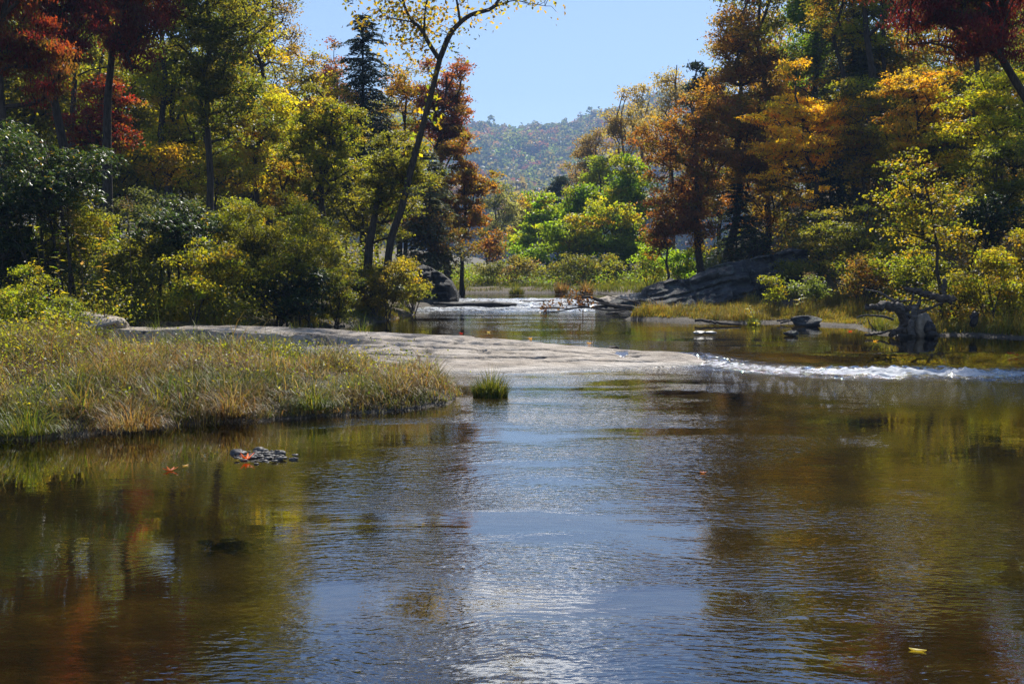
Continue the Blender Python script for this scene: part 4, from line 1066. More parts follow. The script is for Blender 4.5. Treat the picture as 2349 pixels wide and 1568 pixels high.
# centre meadow shrubs
for k, (u, vt, w, pal, lab) in enumerate([
        (1118, 598, 95, 'grey', "silvery low bush at the left end of the meadow"),
        (1190, 592, 105, 'brown', "tan seedy bush on the meadow below the low green tree"),
        (1262, 604, 110, 'olive', "olive bush on the meadow below the bright green tree"),
        (1330, 590, 115, 'dark', "dark bush on the meadow in the shade of the deep green tree"),
        (1395, 590, 120, 'olive', "brown-olive bush in the right half of the meadow"),
        (1460, 596, 115, 'grey', "pale weedy bush on the meadow just left of the slab")]):
    shrub("meadow_shrub", lab, pal, u, 55 + (k % 3), vt, 662, w, 430 + k, dens=1.1, lpx=2.4, tint=(.75, .75, .75) if pal == 'grey' else None)
shrub("viburnum_shrub", "bright green bush beside the orange maple's trunk", 'bright', 1560, 46, 548, 640, 110, 441, dens=1.0, lpx=2.7)
shrub("viburnum_shrub", "lime green bush left of the slab beneath the orange branches", 'bright', 1490, 48, 560, 650, 90, 442, dens=.9, lpx=2.6, tint=(1.1, 1, 1))
shrub("viburnum_shrub", "small yellow-green bush standing before the dark slab", 'ygreen', 1768, 32, 625, 700, 65, 443, dens=.7, lpx=2.6)
shrub("viburnum_shrub", "feathery green bush right of the small yellow-green one", 'grey', 1860, 31.5, 625, 705, 105, 444, dens=.8, lpx=2.6, tint=(.7, .85, .5))
shrub("viburnum_shrub", "orange-berried bush behind the right grass bank", 'orange', 1975, 31, 590, 700, 130, 445, dens=.6, lpx=2.8, tint=(.8, 1, 1))
shrub("viburnum_shrub", "yellow-green weedy bush at the right edge above the burnt stump", 'lime', 2290, 25.5, 560, 740, 190, 446, dens=.8, lpx=3.0, tint=(.75, .75, .9))
shrub("viburnum_shrub", "olive bush behind the fallen log on the right bank", 'olive', 2190, 27, 600, 720, 170, 447, dens=.8, lpx=2.8)
shrub("viburnum_shrub", "yellow-green low shrub under the fine olive spray", 'ygreen', 2010, 33, 560, 680, 190, 448, dens=.7, lpx=2.7, tint=(.8, .8, .8))

for k, (u, d, vt, vb, w, pal, tn, lab) in enumerate([
        (170, 23.4, 430, 700, 200, 'olive', None, "olive bush closing the gap at the right foot of the huge rhododendron"),
        (60, 24.5, 520, 720, 200, 'ygreen', (.75, .8, 1), "yellow-green bush low in front of the huge rhododendron's left half"),
        (140, 19.3, 670, 800, 150, 'olive', (.9, 1, 1), "low olive bush hiding the left foot of the pale boulder"),
        (262, 22.9, 690, 770, 110, 'ygreen', (.8, .9, 1), "small yellow-green bush just right of the pale boulder"),
        (560, 28.5, 430, 620, 190, 'ygreen', (.8, .85, 1), "yellow-green bush behind the wide fine-twigged shrub"),
        (740, 29.5, 500, 690, 170, 'olive', None, "olive bush between the wide twiggy shrub and the leaning trunks"),
        (1235, 64, 560, 650, 120, 'bright', None, "low bright green bush before the left green meadow tree"),
        (1400, 63, 545, 650, 150, 'bright', None, "wide bright green bush before the tallest green meadow tree"),
        (1485, 60, 530, 650, 110, 'bright', (1, .95, 1), "bright green bush filling the right foot of the green trees"),
        (1830, 36, 590, 700, 120, 'olive', None, "olive bush covering the upper right end of the slab"),
        (2090, 30, 560, 680, 170, 'ygreen', (.8, .85, 1), "yellow-green thicket under the lime sapling"),
        (2330, 27, 520, 700, 170, 'gold', None, "gold-tinted bush at the right edge, behind the weedy yellow-green one")]):
    shrub("thicket_shrub", lab, pal, u, d, vt, vb, w, 460 + k, dens=.9, lpx=2.7, tint=tn)

# tall yellow-leaved weeds on the left bank
def weed(label, u, d, vtop, seed, pal='lime', head=False):
    rng = RNG(seed); x = at(u, 601, d)[0]; bz = gh(x, d); zt = at(u, vtop, d)[2]
    base = np.array([x, d, bz - .05]); root = empty("tall_weed", base)
    T = spline([base, base + np.array([rng.normal(0, .06), 0, (zt - bz) * .55]), np.array([x + rng.normal(0, .12), d, zt])], 12)
    mb = MB(); V, F = sweep(T, .012 * (1 - .6 * np.linspace(0, 1, 12)), 5); mb.add(V, F); mb.build("stem", M['brown_wood'], root, True)
    n = 34; t = rng.uniform(.35, 1, n); P = np.stack([np.interp(t, np.linspace(0, 1, 12), T[:, i]) for i in range(3)], -1)
    az = rng.uniform(0, 6.28, n); a = nrm(np.stack([np.cos(az), np.sin(az), rng.normal(.1, .2, n)], -1))
    L = .2 * rng.uniform(.6, 1.2, n) * (1.25 - .6 * t)
    nn = nrm(np.array([0, 0, 1.0]) - a * a[:, 2:3] + rng.normal(0, .2, (n, 3)))
    V, F = leaves(P + a * (L * .55)[:, None], a, nn, L, L * .32)
    mesh_obj("leaves", V, F, M['leaf'], root, np.repeat(pick(PAL[pal], n, rng, .15), 4, 0))
    if head:
        c = T[-1] + rng.normal(size=(140, 3)) * np.array([.10, .08, .07])
        V, F, C = leaf_cloud(c, 1, .01, .01, .03, .025, PAL['brown'], rng)
        mesh_obj("seed_clumps", V, F, M['grass'], root, C * 1.6)
    tag(root, label, "plant")
for k, (u, d, v, pal, head, lab) in enumerate([
        (90, 20.5, 510, 'lime', 0, "tall yellow-leaved weed before the rhododendron, leftmost of the bright three"),
        (140, 20.8, 520, 'lime', 0, "tall yellow-leaved weed, middle of the bright three before the rhododendron"),
        (235, 21.5, 540, 'yellow', 0, "yellow-leaved weed right of the bright pair, leaning"),
        (60, 21.5, 480, 'olive', 1, "weed topped by a tan seed head at the foot of the huge rhododendron"),
        (300, 23, 470, 'olive', 1, "tallest weed with a tan seed head, in front of the glinting rhododendron"),
        (180, 21.8, 490, 'brown', 1, "dry brown weed with a fluffy seed head behind the yellow weeds"),
        (945, 35, 604, 'grey', 1, "weed with a pink-tan seed head standing before the dark cliff"),
        (1840, 30.5, 632, 'grey', 1, "weed with a whitish seed head before the slab's right end"),
        (1730, 27.9, 700, 'lime', 0, "thin yellow-green sprout at the bar's water edge")]):
    weed(lab, u, d, v, 500 + k, pal, head)

# ------------------------------------------------------------------ grass, ground cover
def in_poly(x, y, poly):
    ins = np.zeros(len(x), bool); P = np.asarray(poly, float)
    for (ax, ay), (bx, by) in zip(P, np.roll(P, -1, 0)):
        ins ^= ((ay > y) != (by > y)) & (x < (bx - ax) * (y - ay) / (by - ay + 1e-12) + ax)
    return ins
def scatter(poly, n, rng):
    P = np.asarray(poly, float); lo, hi = P.min(0), P.max(0); out = []
    m = 0
    while m < n:
        q = rng.uniform(lo, hi, (n, 2)); q = q[in_poly(q[:, 0], q[:, 1], P)]
        out.append(q); m += len(q)
    return np.concatenate(out)[:n]
STRAW = [(4, (0.30, 0.20, 0.075)), (3, (0.20, 0.115, 0.04)), (2, (0.36, 0.28, 0.14)), (1, (0.10, 0.06, 0.025)), (2, (0.17, 0.15, 0.03))]
GREEN = [(4, (0.10, 0.13, 0.018)), (3, (0.14, 0.16, 0.022)), (2, (0.07, 0.10, 0.016)), (2, (0.20, 0.18, 0.03))]
GOLDG = [(4, (0.30, 0.23, 0.035)), (3, (0.23, 0.21, 0.035)), (2, (0.15, 0.17, 0.03)), (1, (0.30, 0.16, 0.03))]
def grass(label, poly, n, h, w, seed, palA, palB, patch=1.0, lean=(0.5, 1.4), sdmin=0.02, hvar=.4, edge=.6):
    rng = RNG(seed)
    q = scatter(poly, n, rng)
    sd = shore_sd(q[:, 0], q[:, 1]); q = q[sd > sdmin - 0.12 * rng.random(len(q))]; sd = shore_sd(q[:, 0], q[:, 1])
    q = q + rng.normal(0, .02, q.shape)
    n = len(q); z = ground(q[:, 0], q[:, 1]) - .02
    p = fbm(q[:, 0] * patch, q[:, 1] * patch, 0, seed, 3)
    tall = h * (0.75 + 1.5 * np.clip(fbm(q[:, 0] * patch * 1.6, q[:, 1] * patch * 1.6, 0, seed + 5, 3), -.5, .6)) * rng.uniform(1 - hvar, 1 + hvar, n)
    tall = tall * np.clip(.5 + sd / edge, .5, 1) * (1 + 0.9 * fbm(q[:, 0] * 1.7, q[:, 1] * 1.7, 0, 71, 2)) * np.where(q[:, 1] < 20, 0.62 + 0.38 * sm(-1.0, -4.5, q[:, 0]), 1)
    az = 7 * fbm(q[:, 0] * patch * .8, q[:, 1] * patch * .8, 0, seed + 9, 2) + rng.normal(0, 1.3, n)
    V, F = blades(np.column_stack([q, z]), tall, lean[0] + (lean[1] - lean[0]) * rng.random(n) ** 1.3, az, w * rng.uniform(.6, 1.4, n), rng)
    mixw = sm(-.12, .16, p + rng.normal(0, .12, n))[:, None]
    c = pick(palA, n, rng, .2) * (1 - mixw) + pick(palB, n, rng, .2) * mixw
    o = mesh_obj("grass", V, F, M['grass'], None, np.repeat(c, 8, 0))
    tag(o, label, None, None, 'stuff')
    return o
FG = [(-9, 9.6), (-5.8, 11.0), (-3.66, 12.2), (-1.6, 13.2), (-0.7, 13.9), (-0.6, 14.7), (-1.0, 16.2), (-1.9, 17.4), (-3.4, 17.6), (-5.5, 18.3), (-7.5, 19.2), (-10.5, 20.4), (-12, 14)]
grass("tall tan and green grass on the near left bank", FG, 62000, .46, .0085, 601, STRAW, GREEN, .9, (.7, 2.7), -.15)
grass("dry straw stems lying tangled over the bank grass", FG, 12000, .62, .007, 609, STRAW, STRAW, 1.1, (1.6, 3.0), -.1)
grass("long arching green blades mixed through the bank grass", FG, 7000, .5, .012, 602, GREEN, STRAW, 1.4, (.5, 2.2), -.05)
EDGE = [(-9, 9.6), (-5.8, 10.9), (-3.66, 12.1), (-1.6, 13.1), (-.6, 13.8), (-.6, 14.2), (-1.8, 13.9), (-3.8, 12.8), (-6, 11.6), (-9, 10.4)]
grass("fresh green grass along the near waterline", EDGE, 9000, .26, .011, 603, GREEN, STRAW, 1.0, (.7, 2.0), -.28)
BACK = [(-11, 20.6), (-8.7, 22.4), (-5, 23.0), (-4.9, 24.6), (-9, 26), (-14, 24)]
grass("grass behind the ledge at the foot of the shrubs", BACK, 9000, .34, .012, 604, GOLDG, GREEN, .8)
BAR = [(3.7, 31.7), (4.6, 31.15), (6.8, 29.75), (8.6, 30.2), (8.9, 28.8), (9.9, 28.1), (11.5, 29), (12, 33), (9, 35), (6, 34.6), (5, 33.4)]
grass("golden grass on the gravel bar before the slab", BAR, 42000, .30, .016, 605, GOLDG, GOLDG, .7, (.3, 1.2), .2)
RB = [(9.7, 27.9), (9.4, 25.4), (10.1, 24.5), (11.3, 25.0), (12.2, 23.7), (15, 22.2), (17, 26), (15, 31), (11.5, 32), (10.2, 29)]
grass("tangled olive grass on the right bank round the driftwood", RB, 34000, .38, .014, 606, GOLDG, GREEN, .8, (.4, 1.3), .05)
MD = [(-3, 50.3), (3, 50.2), (5.7, 48.2), (6.3, 44), (6, 41.2), (9, 41), (12, 50), (11, 64), (-5, 64), (-6, 52)]
grass("sunlit green meadow grass beyond the rapids", MD, 30000, .30, .03, 607, GREEN, GREEN, .35, (.2, .9), -.15)
LP = [(-5.6, 26), (-5, 28), (-4.2, 29), (-3.1, 34.4), (-3.6, 36), (-5.5, 33), (-6.6, 28)]
grass("green grass fringe at the left edge of the upper pool", LP, 6000, .24, .018, 608, GREEN, GOLDG, .8, (.4, 1.2), -.05)
def tuft(label, u, v, z, n, h, rad, w, seed, pal=GREEN, name="grass_tuft", lean=(.2, 1.1)):
    rng = RNG(seed); c = gz(u, v, z)
    a = rng.uniform(0, 6.28, n); r = rad * np.sqrt(rng.random(n))
    b = np.stack([c[0] + r * np.cos(a), c[1] + r * .7 * np.sin(a), np.full(n, z - .04)], -1)
    V, F = blades(b, h * rng.uniform(.5, 1.25, n) * (1.1 - .5 * r / rad), rng.uniform(*lean, n) * (.5 + r / rad * .7), a + rng.normal(0, .5, n), w * rng.uniform(.6, 1.3, n), rng)
    o = mesh_obj(name, V, F, M['grass'], None, np.repeat(pick(pal, n, rng, .22), 8, 0), False, None, (c[0], c[1], z))
    tag(o, label, "grass tuft")
tuft("bright green grass tuft standing alone in the shallow water off the bank", 1125, 905, 0.02, 900, .42, .26, .010, 621)
tuft("spiky green tuft growing from a crack in the ledge, left of centre", 830, 768, .42, 120, .5, .22, .012, 622)
tuft("spiky tuft on the ledge under the twiggy shrub", 680, 765, .45, 90, .42, .2, .012, 623)
tuft("small spiky tuft on the left end of the ledge", 355, 762, .5, 70, .4, .2, .012, 624)
tuft("small green tuft at the bar's water edge beside the thin sprout", 1730, 742, .2, 240, .3, .2, .014, 625)
tuft("bright tuft at the left tip of the golden bar", 1560, 722, .3, 120, .28, .14, .014, 626)
tuft("brown seedy tuft at the far meadow's water edge, left one of the pair", 1287, 672, .5, 260, .75, .3, .03, 627, STRAW)
tuft("brown seedy tuft at the far meadow's water edge, right one of the pair", 1345, 671, .5, 260, .78, .32, .03, 628, STRAW)
tuft("dark green tuft at the far meadow's water edge, left of the brown pair", 1185, 674, .5, 260, .55, .36, .03, 629)

rngt = RNG(640)
for k, (u, v) in enumerate([(60, 985), (190, 955), (300, 975), (430, 925), (530, 945), (640, 900), (720, 930), (810, 880), (900, 905), (985, 880), (120, 890), (350, 870), (570, 850), (760, 850)]):
    tuft("", u, v, .14, 420, rngt.uniform(.5, .72), rngt.uniform(.22, .4), .009, 641 + k, STRAW if k % 3 else GREEN, lean=(.8, 2.6))
    o = COL.objects[-1]; tag(o, "arching tussock drooping over the near bank grass", "grass tuft", "arching tussocks in the near bank grass")
def cover(label, poly, n, h, L, seed, pal, mat='leaf', per=14):
    """low leafy ground cover: countless small plants"""
    rng = RNG(seed); q = scatter(poly, n, rng); sd = shore_sd(q[:, 0], q[:, 1]); q = q[sd > .3]; n = len(q)
    z = ground(q[:, 0], q[:, 1]); hh = h * rng.uniform(.4, 1.3, n) * (1 + .6 * fbm(q[:, 0] * .5, q[:, 1] * .5, 0, seed, 2))
    t = rng.random((n, per)) ** .7
    c = np.stack([q[:, 0:1] + rng.normal(0, .1 + .16 * h, (n, per)) * (.4 + t), q[:, 1:2] + rng.normal(0, .1 + .16 * h, (n, per)) * (.4 + t), z[:, None] + hh[:, None] * t], -1).reshape(-1, 3)
    m = len(c); nn = nrm(rng.normal(size=(m, 3)) * .6 + np.array([0, 0, .8])); a = rng.normal(size=(m, 3)); a = nrm(a - nn * np.sum(a * nn, 1, keepdims=True))
    V, F = leaves(c, a, nn, L * rng.uniform(.6, 1.3, m), L * .6 * rng.uniform(.6, 1.2, m))
    col = np.repeat(pick(pal, n, rng, .2), per, 0) * .6 + pick(pal, m, rng, .2) * .4
    o = mesh_obj("undergrowth", V, F, M[mat], None, np.repeat(col, 4, 0))
    tag(o, label, None, None, 'stuff')
cover("tangled weeds on the left bank behind the ledge", [(-12, 18.5), (-8.5, 21.6), (-8.7, 23), (-5.6, 23.6), (-6.2, 27), (-14, 27)], 2600, .75, .075, 651, PAL['olive'] + PAL['ygreen'], per=16)
cover("small leafy weeds growing through the bank grass", FG, 900, .36, .045, 657, PAL['ygreen'] + PAL['olive'] + PAL['dark'], per=14)
cover("leafy weeds along the left edge of the grass bank", [(-12, 12), (-6.5, 14.2), (-7.4, 18), (-10, 20.4), (-14, 18)], 1500, .5, .06, 652, PAL['ygreen'] + PAL['olive'], per=16)
cover("dim ferny growth in the left woods", [(-40, 27), (-7, 27), (-5, 36), (-4, 46), (-30, 60), (-45, 45)], 9500, 1.7, .15, 653, PAL['dark'] + PAL['olive'], per=26)
cover("dim leafy growth on the right slope under the trees", [(12, 33), (18, 25), (40, 30), (60, 70), (20, 66), (12, 46), (11, 40)], 7500, 1.8, .15, 654, PAL['dark'] + PAL['gold'], per=26)
cover("weeds on the right bank behind the driftwood", [(10.5, 27), (13, 24.5), (19, 25), (18, 31), (12, 33)], 2000, .7, .075, 655, PAL['ygreen'] + PAL['olive'] + PAL['gold'], per=16)
cover("weedy growth along the back of the meadow", [(-6, 54), (9, 52), (14, 60), (12, 70), (-8, 70)], 2600, .6, .12, 656, PAL['bright'] + PAL['olive'] + PAL['dark'], per=14)

# ------------------------------------------------------------------ driftwood and fallen branches
def log(name, label, pts, r0, r1, seed, mat='driftwood', n=22, ns=10, rough=.12, cat='driftwood', parent=None):
    """pts: (u, v, y) rows"""
    C = np.array([list(at(u, v, y)) for u, v, y in pts]); P = spline(C, n); rng = RNG(seed)
    P[1:-1] += rng.normal(0, (r0 + r1) * .12, (n - 2, 3))
    V, F = sweep(P, r0 + (r1 - r0) * np.linspace(0, 1, n), ns, rough, seed)
    o = mesh_obj(name, V, F, M[mat], parent, None, True, None, C[0])
    if label: tag(o, label, cat)
    return o
log("fallen_log", "weathered brown log slanting down across the top of the driftwood pile", [(2076, 664, 25.0), (2110, 670, 24.9), (2150, 680, 24.8), (2187, 691, 24.7)], .065, .11, 701, 'brown_wood')
root = empty("root_stump", at(2085, 735, 24.6)); root.location.z = Z1 - .05
log("trunk", None, [(1989, 706, 24.3), (2015, 702, 24.4), (2045, 702, 24.6), (2066, 712, 24.8), (2075, 735, 24.9), (2072, 770, 24.9)], .065, .17, 702, 'driftwood', 40, 16, .3, parent=root)
for k, pts in enumerate([[(2070, 718, 24.7), (2082, 738, 24.5), (2060, 757, 24.5), (2056, 772, 24.5)], [(2078, 712, 24.8), (2105, 700, 25), (2112, 678, 25.1)],
                         [(2085, 728, 24.6), (2118, 712, 24.7), (2150, 700, 24.8)], [(2098, 722, 24.6), (2130, 708, 25), (2165, 692, 25.1)], [(2040, 702, 24.6), (2052, 694, 24.5), (2060, 686, 24.5)],
                         [(2070, 706, 24.8), (2050, 690, 24.9), (2020, 672, 25), (1985, 664, 25.1)], [(2080, 712, 24.7), (2092, 690, 24.7), (2096, 672, 24.8)]]):
    log("root", None, pts, .075 if k < 3 else .04, .02, 710 + k, 'driftwood' if k % 2 else 'brown_wood', 16, 8, .25, parent=root)
tag(root, "weathered root stump at the right shore with its grey trunk pointing left", "driftwood")
log("driftwood_post", "twisted pale grey root standing against the tan boulder", [(2092, 772, 24.05), (2089, 745, 24.1), (2098, 725, 24.15), (2094, 712, 24.2), (2108, 706, 24.2)], .085, .045, 721)
log("stump", "short black hollow stump at the waterline in front of the tan boulder", [(2135, 778, 23.9), (2136, 757, 23.95), (2134, 741, 24.0)], .17, .10, 722, 'wet_wood', 12, 12, .25)
log("stump", "small burnt black stump on the right bank, away from the driftwood pile", [(2232, 742, 24.9), (2233, 728, 24.9), (2238, 716, 24.95)], .09, .07, 723, 'wet_wood', 10, 10, .3)
log("driftwood_stick", "thin grey stick lying level across the root stump", [(2046, 692, 24.9), (2080, 690, 25), (2130, 687, 25.1)], .025, .018, 724, cat='stick')
log("fallen_log", "low brown log lying in the water left of the tan boulder", [(2042, 767, 24.0), (2060, 758, 24.15), (2090, 758, 24.2), (2100, 763, 24.2)], .06, .10, 725, 'brown_wood')
log("driftwood_stick", "pale bare branch reaching left over the bank from the root stump", [(2050, 732, 24.8), (2020, 725, 25), (1990, 723, 25.1), (1964, 727, 25.2)], .035, .015, 726, cat='stick')
log("driftwood_stick", "crooked dark stick angling from the water left of the low brown log", [(2005, 755, 24.3), (1995, 742, 24.3), (1990, 728, 24.3)], .02, .01, 727, 'brown_wood', cat='stick')
log("driftwood_stick", "wet stick lying flat on the water before the root stump", [(1985, 768, 24.0), (2015, 765, 24.1), (2045, 757, 24.2)], .035, .02, 728, 'brown_wood', cat='stick')
log("snag", "broken grey standing snag behind the slanting brown log", [(2165, 690, 26), (2166, 660, 26), (2168, 640, 26)], .075, .05, 729, cat='dead tree')
log("driftwood_stick", "curved dark stick lying on the grass bar's water edge", [(1594, 735, 29.2), (1625, 736, 29.0), (1655, 741, 28.6), (1700, 744, 28.4)], .045, .03, 730, 'brown_wood', cat='stick')
for k, pts in enumerate([[(1782, 735, 29.3), (1810, 734, 29.4), (1832, 737, 29.4)], [(1790, 740, 29.1), (1815, 735, 29.2), (1836, 731, 29.3)]]):
    log("driftwood_stick", ["grey stick on mud between the bar and the flat dark rock, lying level", "grey stick crossing the level one beside the flat dark rock, rising right"][k], pts, .03, .015, 740 + k, cat='stick')
log("dead_branch", "bare grey branch forking out over the shrubs below the leaning trunk", [(786, 623, 31.5), (820, 622, 31.4), (840, 632, 31.2), (866, 650, 30.8), (900, 663, 30.5)], .045, .02, 745, cat='branch')
# branchy fallen tree across the foot of the rapids
root = empty("fallen_branch", at(1490, 712, 36.0)); root.location.z = Z1
log("limb", None, [(1620, 709, 35.2), (1500, 711, 35.6), (1440, 707, 36), (1395, 697, 36.2), (1350, 682, 36.3), (1318, 684, 36.4)], .15, .03, 750, 'brown_wood', 34, 10, .15, parent=root)
for k, pts in enumerate([[(1445, 709, 36), (1390, 711, 35.8), (1340, 702, 35.7), (1290, 700, 35.7)], [(1420, 703, 36.1), (1380, 696, 36), (1335, 690, 36), (1300, 680, 36)],
                         [(1400, 699, 36.2), (1360, 704, 35.9), (1310, 707, 35.7), (1250, 706, 35.6)], [(1340, 702, 35.7), (1290, 712, 35.5), (1245, 717, 35.4)],
                         [(1450, 708, 36), (1420, 716, 35.6), (1390, 718, 35.5)], [(1500, 708, 35.8), (1470, 695, 36.2), (1420, 684, 36.5), (1370, 672, 36.7)],
                         [(1360, 685, 36.3), (1330, 676, 36.4), (1310, 672, 36.4)], [(1520, 709, 35.6), (1500, 690, 36), (1485, 680, 36.2)]]):
    log("branch", None, pts, .05 if k < 3 else .03, .012, 760 + k, 'brown_wood', 14, 6, .15, parent=root)
rng = RNG(771)
c = np.array([at(u, v, 36) for u, v in ((1320, 680), (1300, 682), (1345, 676), (1255, 700), (1330, 695), (1345, 698), (1295, 694), (1310, 672), (1252, 694), (1262, 703), (1360, 700), (1336, 686))])
att = np.repeat(c, 3, 0) + rng.normal(0, .12, (36, 3))
V, F, C = leaf_cloud(att, 9, .09, .09, .11, .08, [(3, (.085, .04, .018)), (2, (.06, .03, .016)), (1, (.16, .08, .015))], rng, .6)
mesh_obj("dead_leaves", V, F, M['leaf'], root, C)
tag(root, "dark fallen branch with brown dead leaves lying across the foot of the rapids", "branch")

# ------------------------------------------------------------------ pebbles and floating leaves in the near pool
rng = RNG(801)
PEB = [(548, 1040, .30, .11, "longest dark flat stone, left of the pebble heap"), (595, 1036, .26, .13, "broad dark stone at the back of the pebble heap"),
       (590, 1042, .2, .08, "flat grey stone in the middle of the pebble heap, below the broad dark one"), (640, 1042, .2, .12, "tilted pointed stone at the right of the pebble heap"),
       (583, 1050, .16, .09, "small dark stone at the front left of the heap, above the orange leaf"), (612, 1053, .14, .08, "pale stone at the heap's front centre"),
       (638, 1054, .15, .08, "brown stone at the heap's front right corner"), (572, 1046, .13, .07, "small round stone at the heap's left shoulder"),
       (622, 1039, .12, .1, "little upright stone at the heap's back right"), (625, 1046, .12, .07, "little flat stone right of the heap's centre"),
       (604, 1046, .11, .06, "little grey stone at the heap's centre"), (674, 1054, .15, .06, "single dark wet stone right of the heap")]
for k, (u, v, s, h, lab) in enumerate(PEB):
    p = gz(u, v, .0); noise_rock("cobble", lab, p + [0, 0, h * .08], (s * .68, s * .45, h * .62), 810 + k, M['dark_stone'], .3, 0, rng.uniform(-.5, .5), n=14, group="stones of the small heap in the near pool", cat='stone')
mb = MB()
for k in range(120):
    p = gz(605 + rng.normal(0, 28), 1047 + rng.normal(0, 5.5), 0.0) + [0, 0, rng.uniform(-.01, .025)]
    th = np.linspace(0, 2 * math.pi, 8, endpoint=False); s = rng.uniform(.015, .045)
    lv = [(.3, -.3), (1, -.06), (.8, .16), (.3, .26)]
    V = np.concatenate([np.stack([p[0] + s * a * np.cos(th) * rng.uniform(.8, 1.2, 8), p[1] + s * a * np.sin(th) * rng.uniform(.7, 1, 8), np.full(8, p[2] + s * b)], -1) for a, b in lv])
    mb.add(V, grid_faces(4, 8, True))
tag(mb.build("gravel", M['dark_stone'], None, True), "fine wet gravel between the stones of the heap", None, None, 'stuff')
mb = MB()
for k in range(520):
    x = rng.uniform(3.1, 5.9); y = float(weir_foot(x)) + rng.uniform(-.15, .75); z = float(water_level(x, y)) + rng.uniform(-.05, -.005)
    th = np.linspace(0, 2 * math.pi, 8, endpoint=False); q = rng.uniform(.02, .06)
    V = np.concatenate([np.stack([x + q * a * np.cos(th) * rng.uniform(.8, 1.2, 8), y + q * a * np.sin(th) * rng.uniform(.7, 1, 8), np.full(8, z + q * b)], -1) for a, b in ((.3, -.3), (1, -.06), (.8, .16), (.3, .26))])
    mb.add(V, grid_faces(4, 8, True))
tag(mb.build("gravel", M['dark_stone'], None, True), "wet gravel in the shallow end of the white water beside the ledge", None, None, 'stuff')
def maple_leaf(name, label, u, v, z, size, colr, rot, curl=.25, narrow=False, cat='leaf', y=None):
    c = gz(u, v, z) if y is None else at(u, v, y)
    if narrow: prof = [(0, 0.0), (.15, .10), (.4, .17), (.65, .15), (.88, .07), (1, 0)]; out = [(x - .5, w) for x, w in prof]; left = out; pts = left + [(x, -w) for x, w in out[::-1][1:-1]]
    else:
        r = [.5, .22, .46, .2, .5, .2, .46, .22, .4, .14, .3, .14]; a = np.arange(12) * math.pi / 6
        pts = [(q * math.cos(t), q * math.sin(t)) for q, t in zip(r, a)]
    pts = np.array(pts) * size; n = len(pts)
    cr, sr = math.cos(rot), math.sin(rot)
    xy = np.stack([pts[:, 0] * cr - pts[:, 1] * sr, pts[:, 0] * sr + pts[:, 1] * cr], -1)
    zz = curl * (np.linalg.norm(xy, axis=1) ** 2) / size
    top = np.column_stack([xy, zz]) + c + [0, 0, .006]
    V = np.concatenate([top, [c + [0, 0, .008]], top - [0, 0, .004], [c + [0, 0, .003]]])
    k = np.arange(0, n, 2); F = np.concatenate([np.stack([np.full_like(k, n), k, (k + 1) % n, (k + 2) % n], -1), np.stack([np.full_like(k, 2 * n + 1), (k + 2) % n + n + 1, (k + 1) % n + n + 1, k + n + 1], -1),
        np.stack([np.arange(n), np.arange(n) + n + 1, (np.arange(n) + 1) % n + n + 1, (np.arange(n) + 1) % n], -1)])
    o = mesh_obj(name, V, F, M['leaf'], None, np.array(colr)[None], False, None, c)
    tag(o, label, cat)
maple_leaf("fallen_leaf", "bright orange leaf propped against the pebble heap", 566, 1053, .02, .16, (.42, .13, .01), .6, 1.4)
maple_leaf("fallen_leaf", "brown-orange leaf floating alone left of the pebble heap", 390, 1080, 0, .15, (.30, .10, .02), .2, .9)
maple_leaf("fallen_leaf", "long pale yellow-green leaf floating at the lower right", 2105, 1492, 0, .085, (.42, .38, .16), -.35, .3, True)
maple_leaf("fallen_leaf", "small pinkish leaf floating in the rippled water right of centre", 1613, 1085, 0, .07, (.35, .2, .15), .3, .6)
maple_leaf("fallen_leaf", "small pale leaf floating left of the pebble heap, above the brown one", 425, 1068, 0, .07, (.4, .32, .2), .9, .3, True)
for k, (u, v, col_, lab) in enumerate([(1352, 788, (.5, .33, .02), "yellow leaf floating behind the ledge's right part"), (1217, 777, (.5, .35, .05), "tiny yellow leaf floating behind the ledge's middle"),
        (1058, 765, (.4, .05, .02), "tiny red leaf floating close behind the ledge"), (1950, 760, (.45, .03, .02), "small red leaf floating right of the lone dark stone"),
        (2007, 783, (.5, .36, .02), "small yellow leaf floating in front of the driftwood pile"), (1120, 762, (.45, .4, .25), "tiny pale leaf floating in the upper pool left of the reflections")]):
    maple_leaf("fallen_leaf", lab, u, v, Z1, .15, col_, k, .8)
for k, (u, v, lab) in enumerate([(2318, 812, "orange leaf stuck on the pale rock by the white water, left one"), (2333, 815, "rust leaf stuck on the pale rock by the white water, right one")]):
    maple_leaf("fallen_leaf", lab, u, v, .15, .16, (.38, .10 + .04 * k, .02), k, 1.0, y=19.5)

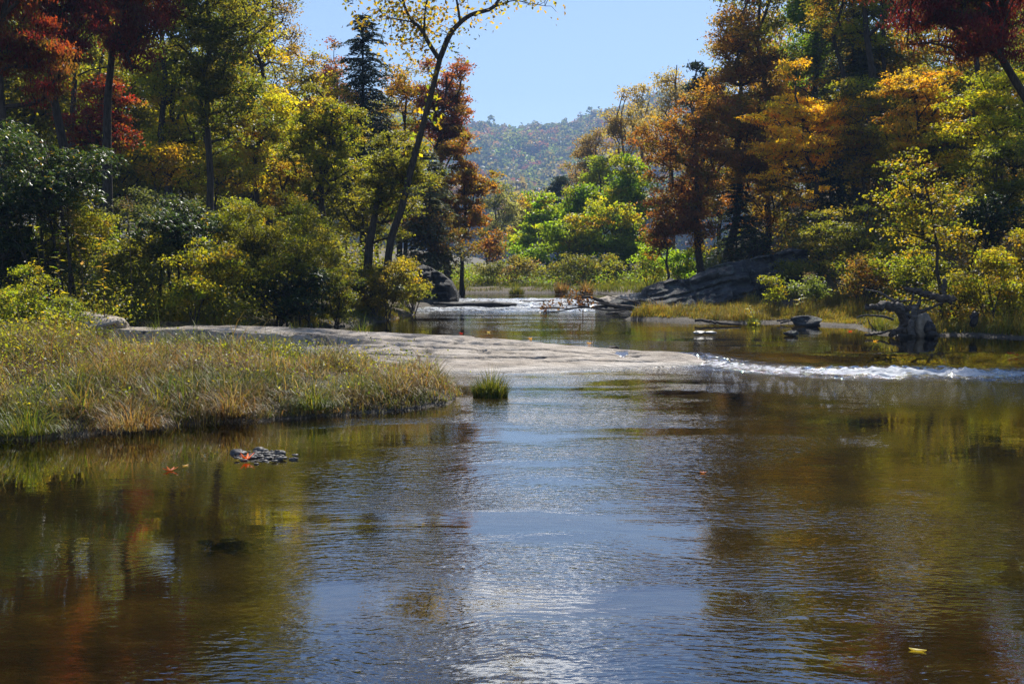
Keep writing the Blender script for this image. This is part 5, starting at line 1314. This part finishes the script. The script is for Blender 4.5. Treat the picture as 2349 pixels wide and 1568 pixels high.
# ------------------------------------------------------------------ far wooded hill
def far_forest():
    rng = RNG(901)
    n = 4600
    y = rng.uniform(430, 1620, n); x = rng.uniform(-1, 1, n) * (60 + .15 * y)
    z = ground(x, y); Rr = rng.uniform(6.5, 13.5, n); hh = rng.uniform(17, 32, n)
    per = 110
    d = nrm(rng.normal(size=(n, per, 3))); d[..., 2] = np.where(rng.random((n, per)) < .75, np.abs(d[..., 2]), d[..., 2])
    lump = 1 + .35 * vn(d[..., 0] * 2 + x[:, None], d[..., 1] * 2, d[..., 2] * 2, 3)
    tall = rng.random(n) < .05
    s = np.where(tall, .45, 1.0)
    c = np.stack([x[:, None] + d[..., 0] * Rr[:, None] * s[:, None] * lump, y[:, None] + d[..., 1] * Rr[:, None] * s[:, None] * lump,
                  (z + hh - Rr)[:, None] + d[..., 2] * (Rr * np.where(tall, 1.8, .95))[:, None] * lump], -1).reshape(-1, 3)
    m = len(c); nn = nrm(d.reshape(-1, 3) * .7 + rng.normal(size=(m, 3)) * .6); a = rng.normal(size=(m, 3)); a = nrm(a - nn * np.sum(a * nn, 1, keepdims=True))
    sz = rng.uniform(1.6, 3.4, m)
    V, F = leaves(c, a, nn, sz * 1.3, sz)
    pal = [(5, (.075, .09, .025)), (4, (.05, .075, .025)), (4, (.115, .09, .035)), (2, (.13, .065, .03)), (1, (.12, .045, .035)), (2, (.10, .105, .03)), (2, (.10, .085, .05))]
    col = np.repeat(pick(pal, n, rng, .2), per, 0) * np.exp(rng.normal(0, .15, (m, 1)))
    o = mesh_obj("forest", V, F, M['leaf'], None, np.repeat(col, 4, 0))
    tag(o, "hazy autumn forest covering the far hill", None, None, 'stuff')
    # bare stems standing out on the ridge
    k = rng.choice(n, 900, replace=False)
    p0 = np.column_stack([x[k], y[k], z[k] - .5]); p1 = p0 + np.column_stack([rng.normal(0, .3, 900), rng.normal(0, .3, 900), hh[k] * 1.02])
    V, F = tubes(p0, p1, np.full(900, .45), np.full(900, .15), 4)
    o = mesh_obj("forest", V, F, M['pale_bark'])
    tag(o, "grey tree stems standing in the far hill's forest", None, None, 'stuff')
far_forest()

# ------------------------------------------------------------------ the air
def haze():
    m, N, L = newmat("haze")
    v = nd(N, "VolumePrincipled")
    v.inputs["Color"].default_value = (0.40, 0.62, 1.0, 1); v.inputs["Density"].default_value = 0.00042; v.inputs["Anisotropy"].default_value = 0.0
    o = nd(N, "OutputMaterial"); L.new(v.outputs[0], o.inputs["Volume"])
    x, y0, y1, z0, z1 = 1540, -140, 1940, -8, 330
    V = [(-x, y0, z0), (x, y0, z0), (x, y1, z0), (-x, y1, z0), (-x, y0, z1), (x, y0, z1), (x, y1, z1), (-x, y1, z1)]
    F = [(3, 2, 1, 0), (4, 5, 6, 7), (0, 1, 5, 4), (1, 2, 6, 5), (2, 3, 7, 6), (3, 0, 4, 7)]
    ob = mesh_obj("haze", V, F, m); tag(ob, "pale blue air thickening towards the far hill", None, None, 'stuff')
haze()
